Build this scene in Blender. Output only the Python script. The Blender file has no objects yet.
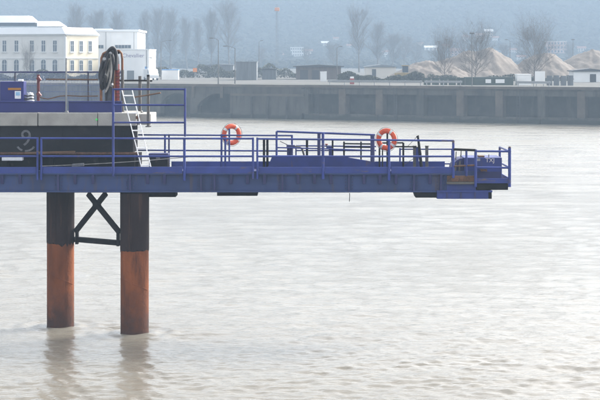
import bpy, bmesh, math, random
import numpy as np
from mathutils import Vector, Matrix

R = math.radians
S = bpy.context.scene
COL = S.collection
random.seed(7)

# ------------------------------------------------------------------ camera, sky, sun, exposure
F, YH, HC = 1550.0, 60.5, 8.855          # focal length in photo pixels, horizon row, eye height above the river
cd = bpy.data.cameras.new('camera')
cam = bpy.data.objects.new('camera', cd); COL.objects.link(cam)
cam.location = (0, 0, HC); cam.rotation_euler = (R(90), 0, 0)
cd.sensor_width = 36; cd.lens = F / 600 * 36
cd.shift_y = -(200 - YH) / 600
cd.clip_start = 0.5; cd.clip_end = 6000
S.camera = cam

SUN_EL = 34
SUN_AZ = 54
w = bpy.data.worlds.new('World'); S.world = w; w.use_nodes = True
nt = w.node_tree; nt.nodes.clear()
sky = nt.nodes.new('ShaderNodeTexSky'); sky.sky_type = 'NISHITA'; sky.sun_disc = False
sky.sun_elevation = R(SUN_EL); sky.sun_rotation = R(SUN_AZ)
sky.air_density = 1.0; sky.dust_density = 4.0; sky.ozone_density = 1.0
hs = nt.nodes.new('ShaderNodeHueSaturation'); hs.inputs['Saturation'].default_value = 0.18
bg = nt.nodes.new('ShaderNodeBackground'); bg.inputs['Strength'].default_value = 0.15
ow = nt.nodes.new('ShaderNodeOutputWorld')
nt.links.new(sky.outputs[0], hs.inputs['Color']); nt.links.new(hs.outputs[0], bg.inputs[0]); nt.links.new(bg.outputs[0], ow.inputs[0])

sd = bpy.data.lights.new('sun', 'SUN'); sd.energy = 1.1; sd.angle = R(12); sd.color = (1.0, 0.93, 0.84)
so = bpy.data.objects.new('sun', sd); COL.objects.link(so)
az, el = R(SUN_AZ), R(SUN_EL)
to_sun = Vector((math.sin(az) * math.cos(el), math.cos(az) * math.cos(el), math.sin(el)))
so.rotation_euler = (-to_sun).to_track_quat('-Z', 'Y').to_euler()
so.location = (60, -20, 60)

S.view_settings.view_transform = 'Standard'; S.view_settings.look = 'None'
S.view_settings.exposure = 2.0; S.view_settings.gamma = 1; S.view_settings.use_curve_mapping = False
S.render.engine = 'CYCLES'
S.cycles.use_denoising = True
S.cycles.volume_bounces = 1
S.cycles.max_bounces = 8

# ------------------------------------------------------------------ helpers
def WX(px, Y): return (px - 300) / F * Y
def WZ(py, Y): return HC - (py - YH) / F * Y
def at(px, py, Y): return Vector((WX(px, Y), Y, WZ(py, Y)))

def lin(r, g, b):
    f = lambda c: (c / 255 / 12.92) if c / 255 <= 0.04045 else ((c / 255 + 0.055) / 1.055) ** 2.4
    return (f(r), f(g), f(b))

class MB:
    def __init__(s): s.v = []; s.f = []
    def add(s, vs, fs):
        n = len(s.v); s.v += [tuple(v) for v in vs]; s.f += [tuple(i + n for i in f) for f in fs]; return s
    def box(s, x0, x1, y0, y1, z0, z1):
        vs = [(x, y, z) for x in (x0, x1) for y in (y0, y1) for z in (z0, z1)]
        return s.add(vs, [(0, 1, 3, 2), (4, 6, 7, 5), (0, 4, 5, 1), (2, 3, 7, 6), (0, 2, 6, 4), (1, 5, 7, 3)])
    def obox(s, c, ax, ay, az_, hx, hy, hz):      # oriented box
        vs = [c + ax * (i * hx) + ay * (j * hy) + az_ * (k * hz) for i in (-1, 1) for j in (-1, 1) for k in (-1, 1)]
        return s.add(vs, [(0, 1, 3, 2), (4, 6, 7, 5), (0, 4, 5, 1), (2, 3, 7, 6), (0, 2, 6, 4), (1, 5, 7, 3)])
    def bar(s, p, q, w_, h, up=Vector((0, 0, 1))):
        p, q = Vector(p), Vector(q); d = (q - p); L = d.length; d = d / L
        a = d.cross(up)
        if a.length < 1e-4: a = d.cross(Vector((0, 1, 0)))
        a.normalize(); b = a.cross(d)
        return s.obox((p + q) / 2, d, a, b, L / 2, w_ / 2, h / 2)
    def tube(s, pts, r, n=8, closed=False, caps=True):
        pts = [Vector(p) for p in pts]; m = len(pts)
        rs = r if isinstance(r, (list, tuple)) else [r] * m
        prev = None; rings = []
        for i, p in enumerate(pts):
            if closed: t = pts[(i + 1) % m] - pts[i - 1]
            elif i == 0: t = pts[1] - pts[0]
            elif i == m - 1: t = pts[-1] - pts[-2]
            else: t = pts[i + 1] - pts[i - 1]
            t.normalize()
            if prev is None:
                a = t.cross(Vector((0, 0, 1)))
                if a.length < 1e-3: a = t.cross(Vector((0, 1, 0)))
            else: a = prev - t * prev.dot(t)
            a.normalize(); prev = a; b = t.cross(a)
            rings.append([p + (a * math.cos(2 * math.pi * k / n) + b * math.sin(2 * math.pi * k / n)) * rs[i] for k in range(n)])
        base = len(s.v); s.v += [tuple(v) for rg in rings for v in rg]
        for i in range(m if closed else m - 1):
            i2 = (i + 1) % m
            for k in range(n):
                k2 = (k + 1) % n
                s.f.append((base + i * n + k, base + i * n + k2, base + i2 * n + k2, base + i2 * n + k))
        if caps and not closed:
            s.f.append(tuple(base + k for k in range(n))[::-1]); s.f.append(tuple(base + (m - 1) * n + k for k in range(n)))
        return s
    def prism(s, poly, fn0, fn1):                 # polygon of 2-D points, two placements
        n = len(poly); vs = [fn0(*p) for p in poly] + [fn1(*p) for p in poly]
        fs = [tuple(range(n)), tuple(range(2 * n - 1, n - 1, -1))] + [(i, i + n, (i + 1) % n + n, (i + 1) % n) for i in range(n)]
        return s.add(vs, fs)
    def xz(s, poly, y0, y1): return s.prism(poly, lambda x, z: (x, y0, z), lambda x, z: (x, y1, z))
    def build(s, name, m, parent=None, smooth=False, bevel=0.0):
        o0 = Vector(parent_loc(parent)) if parent else Vector((0, 0, 0))
        me = bpy.data.meshes.new(name); me.from_pydata([tuple(Vector(v) - o0) for v in s.v], [], s.f)
        bm = bmesh.new(); bm.from_mesh(me); bmesh.ops.recalc_face_normals(bm, faces=bm.faces)
        if smooth:
            for f in bm.faces: f.smooth = True
            for e in bm.edges:
                if len(e.link_faces) == 2 and e.calc_face_angle(0) > R(50): e.smooth = False
        bm.to_mesh(me); bm.free()
        me.materials.append(m)
        o = bpy.data.objects.new(name, me); COL.objects.link(o)
        if parent: o.parent = parent
        if bevel:
            b = o.modifiers.new('bevel', 'BEVEL'); b.width = bevel; b.segments = 2; b.limit_method = 'ANGLE'
        return o

def parent_loc(p):
    v = Vector((0, 0, 0))
    while p: v = v + p.location; p = p.parent
    return v

def tag(o, label, cat, group=None):
    o['label'] = label; o['category'] = cat
    if group: o['group'] = group
    return o
def thing(name, label, cat, loc=(0, 0, 0), group=None):
    o = bpy.data.objects.new(name, None); COL.objects.link(o); o.location = loc; o.empty_display_size = 0.3
    return tag(o, label, cat, group)
def struct(o): o['kind'] = 'structure'; return o
def copy_tree(o, parent=None):
    c = o.copy(); COL.objects.link(c); c.parent = parent
    for ch in list(o.children): copy_tree(ch, c)
    return c

# ------------------------------------------------------------------ materials
def mat(name, color, rough=0.7, var=0.15, scale=3.0, bump=0.0, bscale=20.0, metal=0.0, spec=None, stretch=(1, 1, 1),
        second=None, amount=0.5, width=0.12, sscale=None, sstretch=None):
    """base colour varied by noise; an optional second colour comes in as worn patches"""
    k = 1.0 if max(color) > 0.5 else 0.77
    color = tuple(c * k for c in color); second = tuple(c * k for c in second) if second else None
    m = bpy.data.materials.new(name); m.use_nodes = True; t = m.node_tree; N = t.nodes; L = t.links
    b = N['Principled BSDF']; b.inputs['Roughness'].default_value = rough; b.inputs['Metallic'].default_value = metal
    if spec is not None: b.inputs['Specular IOR Level'].default_value = spec
    g = N.new('ShaderNodeNewGeometry'); mp = N.new('ShaderNodeMapping'); mp.inputs['Scale'].default_value = stretch
    L.new(g.outputs['Position'], mp.inputs['Vector'])
    n = N.new('ShaderNodeTexNoise'); n.inputs['Scale'].default_value = scale; n.inputs['Detail'].default_value = 6
    L.new(mp.outputs[0], n.inputs['Vector'])
    mx = N.new('ShaderNodeMix'); mx.data_type = 'RGBA'
    mr = N.new('ShaderNodeMapRange'); mr.inputs[1].default_value = 0.3; mr.inputs[2].default_value = 0.7
    L.new(n.outputs['Fac'], mr.inputs[0]); L.new(mr.outputs[0], mx.inputs[0])
    mx.inputs[6].default_value = (*[c * (1 - var) for c in color], 1); mx.inputs[7].default_value = (*[min(1, c * (1 + var)) for c in color], 1)
    out = mx.outputs[2]
    if second:
        n2 = N.new('ShaderNodeTexNoise'); n2.inputs['Scale'].default_value = sscale or scale * 2.3; n2.inputs['Detail'].default_value = 9; n2.inputs['Roughness'].default_value = 0.65
        mp2 = N.new('ShaderNodeMapping'); mp2.inputs['Scale'].default_value = sstretch or stretch; mp2.inputs['Location'].default_value = (3.1, 7.7, 1.9)
        L.new(g.outputs['Position'], mp2.inputs['Vector']); L.new(mp2.outputs[0], n2.inputs['Vector'])
        r2 = N.new('ShaderNodeMapRange'); r2.inputs[1].default_value = amount; r2.inputs[2].default_value = amount + width
        L.new(n2.outputs['Fac'], r2.inputs[0])
        m2 = N.new('ShaderNodeMix'); m2.data_type = 'RGBA'; L.new(r2.outputs[0], m2.inputs[0]); L.new(out, m2.inputs[6]); m2.inputs[7].default_value = (*second, 1)
        out = m2.outputs[2]
    L.new(out, b.inputs['Base Color'])
    if bump:
        nb = N.new('ShaderNodeTexNoise'); nb.inputs['Scale'].default_value = bscale; nb.inputs['Detail'].default_value = 5
        L.new(g.outputs['Position'], nb.inputs['Vector'])
        bp = N.new('ShaderNodeBump'); bp.inputs['Strength'].default_value = bump; bp.inputs['Distance'].default_value = 0.05
        L.new(nb.outputs['Fac'], bp.inputs['Height']); L.new(bp.outputs[0], b.inputs['Normal'])
    return m

RUST = (0.16, 0.075, 0.035)
M = {}
M['blue'] = mat('blue_paint', (0.017, 0.036, 0.215), 0.55, 0.25, 1.6, second=(0.10, 0.055, 0.045), amount=0.60, width=0.12, sscale=2.6, sstretch=(2, 2, 0.6))
M['toe'] = mat('blue_paint_bright', (0.020, 0.043, 0.25), 0.55, 0.25, 1.3, second=(0.12, 0.085, 0.08), amount=0.59, width=0.1, sscale=2.2, sstretch=(0.6, 1, 2.2))
M['web'] = mat('blue_paint_faded', (0.024, 0.050, 0.165), 0.65, 0.28, 0.9, stretch=(1, 1, 0.5), second=(0.085, 0.060, 0.060), amount=0.54, width=0.22, sscale=2.2, sstretch=(1.6, 1, 0.28))
M['deepblue'] = mat('blue_board', (0.018, 0.026, 0.175), 0.6, 0.12, 1.5)
M['darkblue'] = mat('blue_paint_dark', (0.026, 0.030, 0.13), 0.6, 0.2, 2.0, second=RUST, amount=0.66)
M['black'] = mat('black_steel', (0.018, 0.017, 0.019), 0.7, 0.3, 2.5, spec=0.03, second=(0.06, 0.045, 0.04), amount=0.6)
M['darkwall'] = mat('tarred_steel', (0.031, 0.031, 0.035), 0.9, 0.25, 1.1, spec=0.0, stretch=(0.5, 1, 1), second=(0.085, 0.075, 0.07), amount=0.56, width=0.3, sscale=1.4, bump=0.2, bscale=6)
M['concrete'] = mat('concrete', (0.39, 0.38, 0.355), 0.9, 0.14, 2.2, second=(0.22, 0.21, 0.19), amount=0.58, width=0.25, sscale=2.5, sstretch=(1, 1, 0.5), bump=0.25, bscale=30)
M['rust'] = mat('rusty_steel', (0.13, 0.065, 0.04), 0.85, 0.35, 5, second=(0.05, 0.03, 0.025), amount=0.52, bump=0.3, bscale=25)
M['grey'] = mat('galvanised_steel', (0.30, 0.31, 0.32), 0.45, 0.15, 8, metal=0.3)
M['dullgrey'] = mat('dull_grey_steel', (0.12, 0.115, 0.11), 0.7, 0.25, 6, second=RUST, amount=0.6)
M['alu'] = mat('aluminium', (0.80, 0.80, 0.80), 0.4, 0.06, 6)
M['maroon'] = mat('maroon_paint', (0.13, 0.018, 0.022), 0.55, 0.2, 6)
M['red'] = mat('red_hose', (0.24, 0.028, 0.024), 0.6, 0.3, 12)
M['brown'] = mat('brown_hoop', (0.22, 0.085, 0.03), 0.6, 0.3, 8)
M['hose'] = mat('grey_rubber', (0.055, 0.06, 0.075), 0.6, 0.35, 7)
M['hoselight'] = mat('pale_rubber', (0.30, 0.29, 0.27), 0.6, 0.3, 7)
M['hosedark'] = mat('black_rubber', (0.022, 0.022, 0.027), 0.6, 0.3, 7)
M['orange'] = mat('orange_ring', (0.56, 0.068, 0.018), 0.5, 0.15, 9)
M['tape'] = mat('reflective_tape', (0.55, 0.53, 0.52), 0.4, 0.1, 9)
M['white'] = mat('white_paint', (0.82, 0.82, 0.81), 0.6, 0.05, 0.5)
M['paper'] = mat('white_sheet', (0.70, 0.72, 0.74), 0.7, 0.1, 14)
M['lightblue'] = mat('light_blue_print', (0.25, 0.45, 0.65), 0.6, 0.1, 20)
M['amber'] = mat('amber_plate', (0.45, 0.20, 0.03), 0.6, 0.15, 20)
M['chalk'] = mat('chalky_white', (0.14, 0.145, 0.16), 0.8, 0.35, 14)
M['wood'] = mat('old_plank', (0.16, 0.09, 0.055), 0.85, 0.3, 9, stretch=(0.3, 2, 3))
M['cream'] = mat('cream_render_sunlit', (0.83, 0.73, 0.54), 0.9, 0.05, 0.4)  # right facade: warm sunlit tone put into the wall colour
M['creamshade'] = mat('cream_render_shaded', (0.66, 0.645, 0.61), 0.9, 0.06, 0.4)  # left facade: its shade put into a greyer, duller wall colour
M['roofwhite'] = mat('white_roof', (0.80, 0.82, 0.84), 0.7, 0.04, 0.3)
M['roofdark'] = mat('dark_roof', (0.05, 0.05, 0.055), 0.8, 0.2, 0.7)
M['glass'] = mat('window_glass', (0.06, 0.09, 0.13), 0.15, 0.2, 0.5)
M['framewhite'] = mat('window_frame', (0.66, 0.66, 0.65), 0.7, 0.05, 2)
M['purple'] = mat('purple_lettering', (0.30, 0.26, 0.44), 0.6, 0.05, 2)
M['shed'] = mat('brown_shed', (0.16, 0.12, 0.10), 0.85, 0.2, 0.6, stretch=(3, 3, 0.4))
M['greyshed'] = mat('grey_sheet_metal', (0.17, 0.185, 0.20), 0.7, 0.2, 0.8, stretch=(3, 3, 0.3))
M['green'] = mat('dark_green_board', (0.055, 0.08, 0.065), 0.8, 0.25, 0.8)
M['bark'] = mat('bark', (0.15, 0.13, 0.115), 0.95, 0.3, 2)
M['hedge'] = mat('hedge_leaves', (0.085, 0.09, 0.06), 0.9, 0.4, 0.8)
M['sand'] = mat('gravel', (0.245, 0.205, 0.17), 0.95, 0.15, 0.6, second=(0.165, 0.14, 0.118), amount=0.5, width=0.3, sscale=0.35, bump=1.0, bscale=5)
M['quay'] = mat('quay_concrete', (0.085, 0.078, 0.068), 0.95, 0.3, 0.35, second=(0.03, 0.029, 0.026), amount=0.47, width=0.2, sscale=0.9, sstretch=(1, 1, 0.16), bump=0.3, bscale=3)
M['quaypale'] = mat('quay_coping', (0.125, 0.10, 0.08), 0.95, 0.25, 0.5, second=(0.085, 0.075, 0.065), amount=0.48, width=0.2, sscale=0.6)
def wet_foot(m, z0, z1, col):
    t = m.node_tree; N = t.nodes; L = t.links; b = N['Principled BSDF']; src = b.inputs['Base Color'].links[0].from_socket
    g = N.new('ShaderNodeNewGeometry'); sx = N.new('ShaderNodeSeparateXYZ'); L.new(g.outputs['Position'], sx.inputs[0])
    n = N.new('ShaderNodeTexNoise'); n.inputs['Scale'].default_value = 0.8; n.inputs['Detail'].default_value = 6; L.new(g.outputs['Position'], n.inputs['Vector'])
    ad = N.new('ShaderNodeMath'); ad.operation = 'MULTIPLY_ADD'; ad.inputs[1].default_value = -1.0; L.new(n.outputs['Fac'], ad.inputs[0]); L.new(sx.outputs['Z'], ad.inputs[2])
    mr = N.new('ShaderNodeMapRange'); mr.inputs[1].default_value = z0 - .5; mr.inputs[2].default_value = z1 - .5; L.new(ad.outputs[0], mr.inputs[0])
    mx = N.new('ShaderNodeMix'); mx.data_type = 'RGBA'; L.new(mr.outputs[0], mx.inputs[0]); mx.inputs[6].default_value = (*col, 1); L.new(src, mx.inputs[7]); L.new(mx.outputs[2], b.inputs['Base Color'])
wet_foot(M['quay'], 0.45, 0.75, (0.022, 0.024, 0.018))     # weed below the tide line
M['quaydark'] = mat('quay_recess', (0.045, 0.044, 0.042), 0.95, 0.4, 0.6, second=(0.10, 0.095, 0.085), amount=0.56, width=0.2, sscale=0.8, sstretch=(1, 1, 0.2))  # shade inside the bays put into a darker concrete colour
M['ground'] = mat('yard_ground', (0.105, 0.10, 0.088), 0.95, 0.25, 0.08, second=(0.06, 0.066, 0.042), amount=0.5, width=0.2, sscale=0.05)
M['hill'] = mat('winter_woodland', (0.045, 0.046, 0.035), 1.0, 0.15, 0.03, spec=0.0)
M['tile'] = mat('clay_roof', (0.28, 0.12, 0.07), 0.9, 0.15, 0.4)
M['plaster'] = mat('pale_plaster', (0.62, 0.57, 0.50), 0.9, 0.08, 0.2)
M['pink'] = mat('pink_plaster', (0.62, 0.40, 0.33), 0.9, 0.08, 0.2)
M['carwhite'] = mat('white_bodywork', (0.75, 0.76, 0.77), 0.3, 0.03, 1)
M['carred'] = mat('red_bodywork', (0.40, 0.05, 0.04), 0.3, 0.05, 1)
M['tyre'] = mat('tyre', (0.02, 0.02, 0.02), 0.8, 0.1, 5)
M['yellow'] = mat('yellow_paint', (0.42, 0.30, 0.12), 0.5, 0.1, 2)
M['tarp'] = mat('blue_tarpaulin', (0.08, 0.28, 0.62), 0.6, 0.1, 1)
M['orangepaint'] = mat('orange_paint', (0.65, 0.22, 0.05), 0.5, 0.1, 1)

# pile steel: tarred upper sleeve and rust below, with a darker, wetter foot
def pile_mat():
    m = mat('pile_rust', (0.235, 0.072, 0.024), 0.9, 0.35, 2.0, spec=0.2, stretch=(1, 1, 0.35), second=(0.085, 0.032, 0.018), amount=0.50, width=0.2, sscale=2.4, sstretch=(1.6, 1.6, 0.28), bump=0.35, bscale=14)
    t = m.node_tree; N = t.nodes; L = t.links; b = N['Principled BSDF']
    src = b.inputs['Base Color'].links[0].from_socket
    g = N.new('ShaderNodeNewGeometry'); sx = N.new('ShaderNodeSeparateXYZ'); L.new(g.outputs['Position'], sx.inputs[0])
    n = N.new('ShaderNodeTexNoise'); n.inputs['Scale'].default_value = 3.5; n.inputs['Detail'].default_value = 6; L.new(g.outputs['Position'], n.inputs['Vector'])
    ad = N.new('ShaderNodeMath'); ad.operation = 'MULTIPLY_ADD'; ad.inputs[1].default_value = -1.6; L.new(n.outputs['Fac'], ad.inputs[0]); L.new(sx.outputs['Z'], ad.inputs[2])
    mr = N.new('ShaderNodeMapRange'); mr.inputs[1].default_value = -0.75; mr.inputs[2].default_value = 0.75; L.new(ad.outputs[0], mr.inputs[0])
    mx = N.new('ShaderNodeMix'); mx.data_type = 'RGBA'; L.new(mr.outputs[0], mx.inputs[0]); mx.inputs[6].default_value = (0.055, 0.028, 0.022, 1); L.new(src, mx.inputs[7])
    L.new(mx.outputs[2], b.inputs['Base Color'])
    return m
M['pile'] = pile_mat()
M['sleeve'] = mat('pile_tar', (0.032, 0.020, 0.020), 0.8, 0.3, 2.0, spec=0.1, stretch=(1, 1, 0.4), second=(0.095, 0.048, 0.034), amount=0.55, width=0.2, sscale=2.8, sstretch=(2, 2, 0.16), bump=0.2, bscale=12)

def water_mat():
    m = bpy.data.materials.new('river_water'); m.use_nodes = True; t = m.node_tree; N = t.nodes; L = t.links
    b = N['Principled BSDF']; b.inputs['Base Color'].default_value = (0.180, 0.165, 0.136, 1)
    b.inputs['IOR'].default_value = 1.333
    g = N.new('ShaderNodeNewGeometry')
    sx = N.new('ShaderNodeSeparateXYZ'); L.new(g.outputs['Position'], sx.inputs[0])
    ry = N.new('ShaderNodeMapRange'); ry.inputs[1].default_value = 50; ry.inputs[2].default_value = 170; ry.inputs[3].default_value = 0.05; ry.inputs[4].default_value = 0.34
    L.new(sx.outputs['Y'], ry.inputs[0])
    mw = N.new('ShaderNodeMapping'); mw.inputs['Scale'].default_value = (0.10, 0.42, 1); L.new(g.outputs['Position'], mw.inputs['Vector'])
    nw = N.new('ShaderNodeTexNoise'); nw.inputs['Scale'].default_value = 1; nw.inputs['Detail'].default_value = 7; nw.inputs['Roughness'].default_value = 0.7; L.new(mw.outputs[0], nw.inputs['Vector'])
    rw = N.new('ShaderNodeMapRange'); rw.inputs[1].default_value = 0.35; rw.inputs[2].default_value = 0.65; rw.inputs[3].default_value = 0.35; rw.inputs[4].default_value = 1.5; L.new(nw.outputs['Fac'], rw.inputs[0])
    mu = N.new('ShaderNodeMath'); mu.operation = 'MULTIPLY'; L.new(ry.outputs[0], mu.inputs[0]); L.new(rw.outputs[0], mu.inputs[1]); L.new(mu.outputs[0], b.inputs['Roughness'])      # wind-ruffled water out in the open river
    prev = None
    for sc, st, dist in (((0.8, 2.4, 1), 0.35, 0.07), ((2.6, 7.0, 1), 0.6, 0.040), ((7, 17, 1), 0.7, 0.016)):
        mp = N.new('ShaderNodeMapping'); mp.inputs['Scale'].default_value = sc; mp.inputs['Rotation'].default_value = (0, 0, R(8)); L.new(g.outputs['Position'], mp.inputs['Vector'])
        n = N.new('ShaderNodeTexNoise'); n.inputs['Scale'].default_value = 1; n.inputs['Detail'].default_value = 4; n.inputs['Distortion'].default_value = 0.6; L.new(mp.outputs[0], n.inputs['Vector'])
        bp = N.new('ShaderNodeBump'); bp.inputs['Strength'].default_value = st; bp.inputs['Distance'].default_value = dist
        L.new(n.outputs['Fac'], bp.inputs['Height'])
        if prev: L.new(prev.outputs[0], bp.inputs['Normal'])
        prev = bp
    L.new(prev.outputs[0], b.inputs['Normal'])
    return m
M['water'] = water_mat()

# ------------------------------------------------------------------ river
def build_water():
    rng = np.random.default_rng(3)
    inv = np.linspace(1 / 262, 1 / 33, 620)
    ys = np.concatenate([[-60, -20, 5, 20, 28], 1 / inv[::-1], ])
    ys = np.sort(ys)
    u = np.concatenate([[-1.6, -0.9, -0.5, -0.36, -0.3], np.linspace(-0.27, 0.27, 620), [0.3, 0.36, 0.5, 0.9, 1.6]])
    Yg, U = np.meshgrid(ys, u, indexing='ij')
    X = U * np.maximum(Yg, 33) ; Z = np.zeros_like(X)
    dyy = np.gradient(ys)[:, None]
    ok = (np.abs(U) < 0.272) & (Yg > 32.5)
    for i in range(54):
        lam = 0.35 * (5 / 0.35) ** rng.random()
        th = rng.normal(1.45, 0.42)
        k = 2 * np.pi / lam
        amp = 0.0030 * lam ** 0.1 * (0.6 + 0.8 * rng.random())
        ph = rng.random() * 6.28
        fade = np.clip((lam / (3.0 * dyy) - 0.6), 0, 1)
        arg = k * (X * np.cos(th) + Yg * np.sin(th)) + ph + 0.7 * np.sin(0.11 * X + i) + 0.6 * np.sin(0.17 * Yg + 2 * i)
        Z += amp * np.sin(arg) * fade
    patch = 0.75 + 0.35 * np.sin(0.21 * X + 0.5 * np.sin(0.13 * Yg)) * np.sin(0.16 * Yg + 0.4 * np.sin(0.3 * X)) + 0.25 * np.exp(-((Yg - 44) / 5) ** 2)
    Z *= patch
    for (cx, cy) in ((WX(134, 50.45), 50.45), (WX(59.5, 51.76), 51.76)):   # wash round the piles
        r = np.hypot(X - cx, (Yg - cy)); Z += 0.03 * np.cos(r * 9.5) * np.exp(-((r - 0.7) / 0.9) ** 2) * (r > 0.3)
        dx = X - cx; Z += 0.03 * np.sin(9 * (Yg - cy) - 1.2 * dx) * np.exp(-((dx - 1.6) / 1.8) ** 2 - ((Yg - cy + 0.2) / 1.1) ** 2)
    Z[~ok] = 0
    n, m = X.shape
    co = np.stack([X, Yg, Z], -1).reshape(-1, 3)
    idx = np.arange(n * m).reshape(n, m)
    q = np.stack([idx[:-1, :-1], idx[:-1, 1:], idx[1:, 1:], idx[1:, :-1]], -1).reshape(-1, 4)
    me = bpy.data.meshes.new('water')
    me.vertices.add(len(co)); me.vertices.foreach_set('co', co.ravel())
    me.loops.add(q.size); me.loops.foreach_set('vertex_index', q.ravel())
    me.polygons.add(len(q)); me.polygons.foreach_set('loop_start', np.arange(0, q.size, 4)); me.polygons.foreach_set('loop_total', np.full(len(q), 4))
    me.polygons.foreach_set('use_smooth', np.ones(len(q), bool))
    me.update(); me.validate(); me.materials.append(M['water'])
    o = bpy.data.objects.new('water', me); COL.objects.link(o); struct(o)
    o['label'] = 'pale rippling river filling the lower part of the view'
build_water()

# ------------------------------------------------------------------ far bank: quay wall, ground, hill
QP, QD = Vector((-22.9, 245.0)), Vector((0.8941, -0.4478))
QN = Vector((-0.4478, -0.8941))
QTOP = 5.2
def qt(px, off=0.0):                      # distance along the quay for a photo column
    k = (px - 300) / F
    return (k * (QP.y + QN.y * off) - (QP.x + QN.x * off)) / (QD.x - k * QD.y)
def Q(t, off, z):
    p = QP + QD * t + QN * off
    return Vector((p.x, p.y, z))
def qz(py, px):
    p = Q(qt(px), 0, 0); return WZ(py, p.y)
def qbox(mb, t0, t1, o0, o1, z0, z1):
    vs = [Q(t, o, z) for t in (t0, t1) for o in (o0, o1) for z in (z0, z1)]
    return mb.add(vs, [(0, 1, 3, 2), (4, 6, 7, 5), (0, 4, 5, 1), (2, 3, 7, 6), (0, 2, 6, 4), (1, 5, 7, 3)])

quay = thing('quay_wall', 'long grey concrete quay wall with open bays along the far bank', 'quay wall', Q(0, 0, 0))
TL, T305, TR = qt(-160), qt(232), qt(760)
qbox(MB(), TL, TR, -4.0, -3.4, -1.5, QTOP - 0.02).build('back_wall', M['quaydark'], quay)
prevx = TL
for e in [qt(x) for x in (60, 150, 232, 305, 379, 460, 541, 640)] + [TR]:
    qbox(MB(), prevx + 0.02, e - 0.02, -0.6, 0.18, QTOP - 0.38, QTOP + random.uniform(-0.02, 0.03)).build('coping', M['quaypale'], quay); prevx = e
qbox(MB(), qt(305), TR, -3.4, -0.02, QTOP - 0.60, QTOP - 0.383).build('deck_slab', M['quay'], quay)
# open bays to the right of column 305
pill = [305, 342, 379, 420, 460, 499, 541, 581, 625, 672, 722]
for i, x in enumerate(pill):
    t = qt(x); qbox(MB(), t - 0.55, t + 0.55, -1.6, 0.0, 0.9, QTOP - 0.622).build('pillar', M['quaypale' if i % 3 else 'quay'], quay)
for a, b in zip(pill[:-1], pill[1:]):
    t0, t1 = qt(a) + 0.55, qt(b) - 0.55
    qbox(MB(), t0 + 0.003, t1 - 0.003, -0.7, -0.12, QTOP - 1.35, QTOP - 0.622).build('bay_beam', M['quay'], quay)
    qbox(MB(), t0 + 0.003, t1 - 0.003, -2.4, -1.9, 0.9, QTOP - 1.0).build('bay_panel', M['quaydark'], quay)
for a, b in zip([305, 379, 460, 541, 625], [379, 460, 541, 625, 722]):
    qbox(MB(), qt(a) + 0.02, qt(b) - 0.02, -1.9, 0.25, -1.5, 0.9 + random.uniform(-.04, .04)).build('footing_ledge', M['quay'], quay)
# plain wall with two dark openings, left of column 305
zt = QTOP - 0.384
def ztop(px, py): return qz(py, px)
prof = [(TL, -1.5), (qt(160), -1.5)]
for px, py in ((160, 106), (163, 100), (168, 95.5), (175, 93), (181, 93.6), (187, 97), (190, 104)): prof.append((qt(px), ztop(px, py)))
prof += [(qt(190), -1.5), (qt(196), -1.5)]
for px, py in ((197, 106), (201, 101), (208, 96), (215, 93.5), (230, 94)): prof.append((qt(px), ztop(px, py)))
prof += [(qt(230), -1.5), (qt(305) - 0.55, -1.5), (qt(305) - 0.55, zt), (TL, zt)]
MB().prism(prof, lambda t, z: Q(t, 0.0, z), lambda t, z: Q(t, -1.4, z)).build('front_wall', M['quay'], quay)
qbox(MB(), qt(231), qt(304), 0.003, 0.22, ztop(265, 96), ztop(265, 93.8)).build('string_course', M['quaypale'], quay)
for x in (252, 268, 287): qbox(MB(), qt(x) - .14, qt(x) + .14, 0.003, 0.2, -1, ztop(x, 97)).build('fender', M['quaydark'], quay)
for x in (148, 193.5, 222): qbox(MB(), qt(x) - .22, qt(x) + .22, 0.003, 0.22, ztop(x, 98), zt).build('fender', M['quaypale'], quay)
qbox(MB(), qt(196), qt(232), 0.003, 0.5, -1.5, ztop(215, 113)).build('landing_step', M['quay'], quay)
for x in (318, 396, 519):                      # iron ladders down the open bays
    t = qt(x); lm = MB()
    for s in (-.22, .22): qbox(lm, t + s - .035, t + s + .035, .26, .32, -.6, QTOP - 0.3)
    for k in range(14): qbox(lm, t - .22, t + .22, .27, .31, -.3 + k * .38, -.26 + k * .38)
    lm.build('quay_ladder', M['roofdark'], quay)
for x in range(-150, 150, 24): qbox(MB(), qt(x) - .3, qt(x) + .3, 0.003, 0.25, -1.5, zt - 0.3).build('buttress', M['quay'], quay)

gv = [Q(TL - 150, -0.55, QTOP - 0.012), Q(TR + 150, -0.55, QTOP - 0.012), Vector((640, 1405, QTOP - 0.012)), Vector((-640, 1405, QTOP - 0.012))]
gm = MB().add(gv, [(0, 1, 2, 3)]).build('ground', M['ground']); struct(gm); gm['label'] = 'flat yard ground behind the far quay'
# bank extending the quay sideways beyond the frame
bk = MB(); qbox(bk, TL - 150, TL - 0.02, -3, 0, -1.5, QTOP - 0.02); qbox(bk, TR + 0.02, TR + 150, -3, 0, -1.5, QTOP - 0.02)
struct(bk.build('river_bank', M['quay']))

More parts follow.
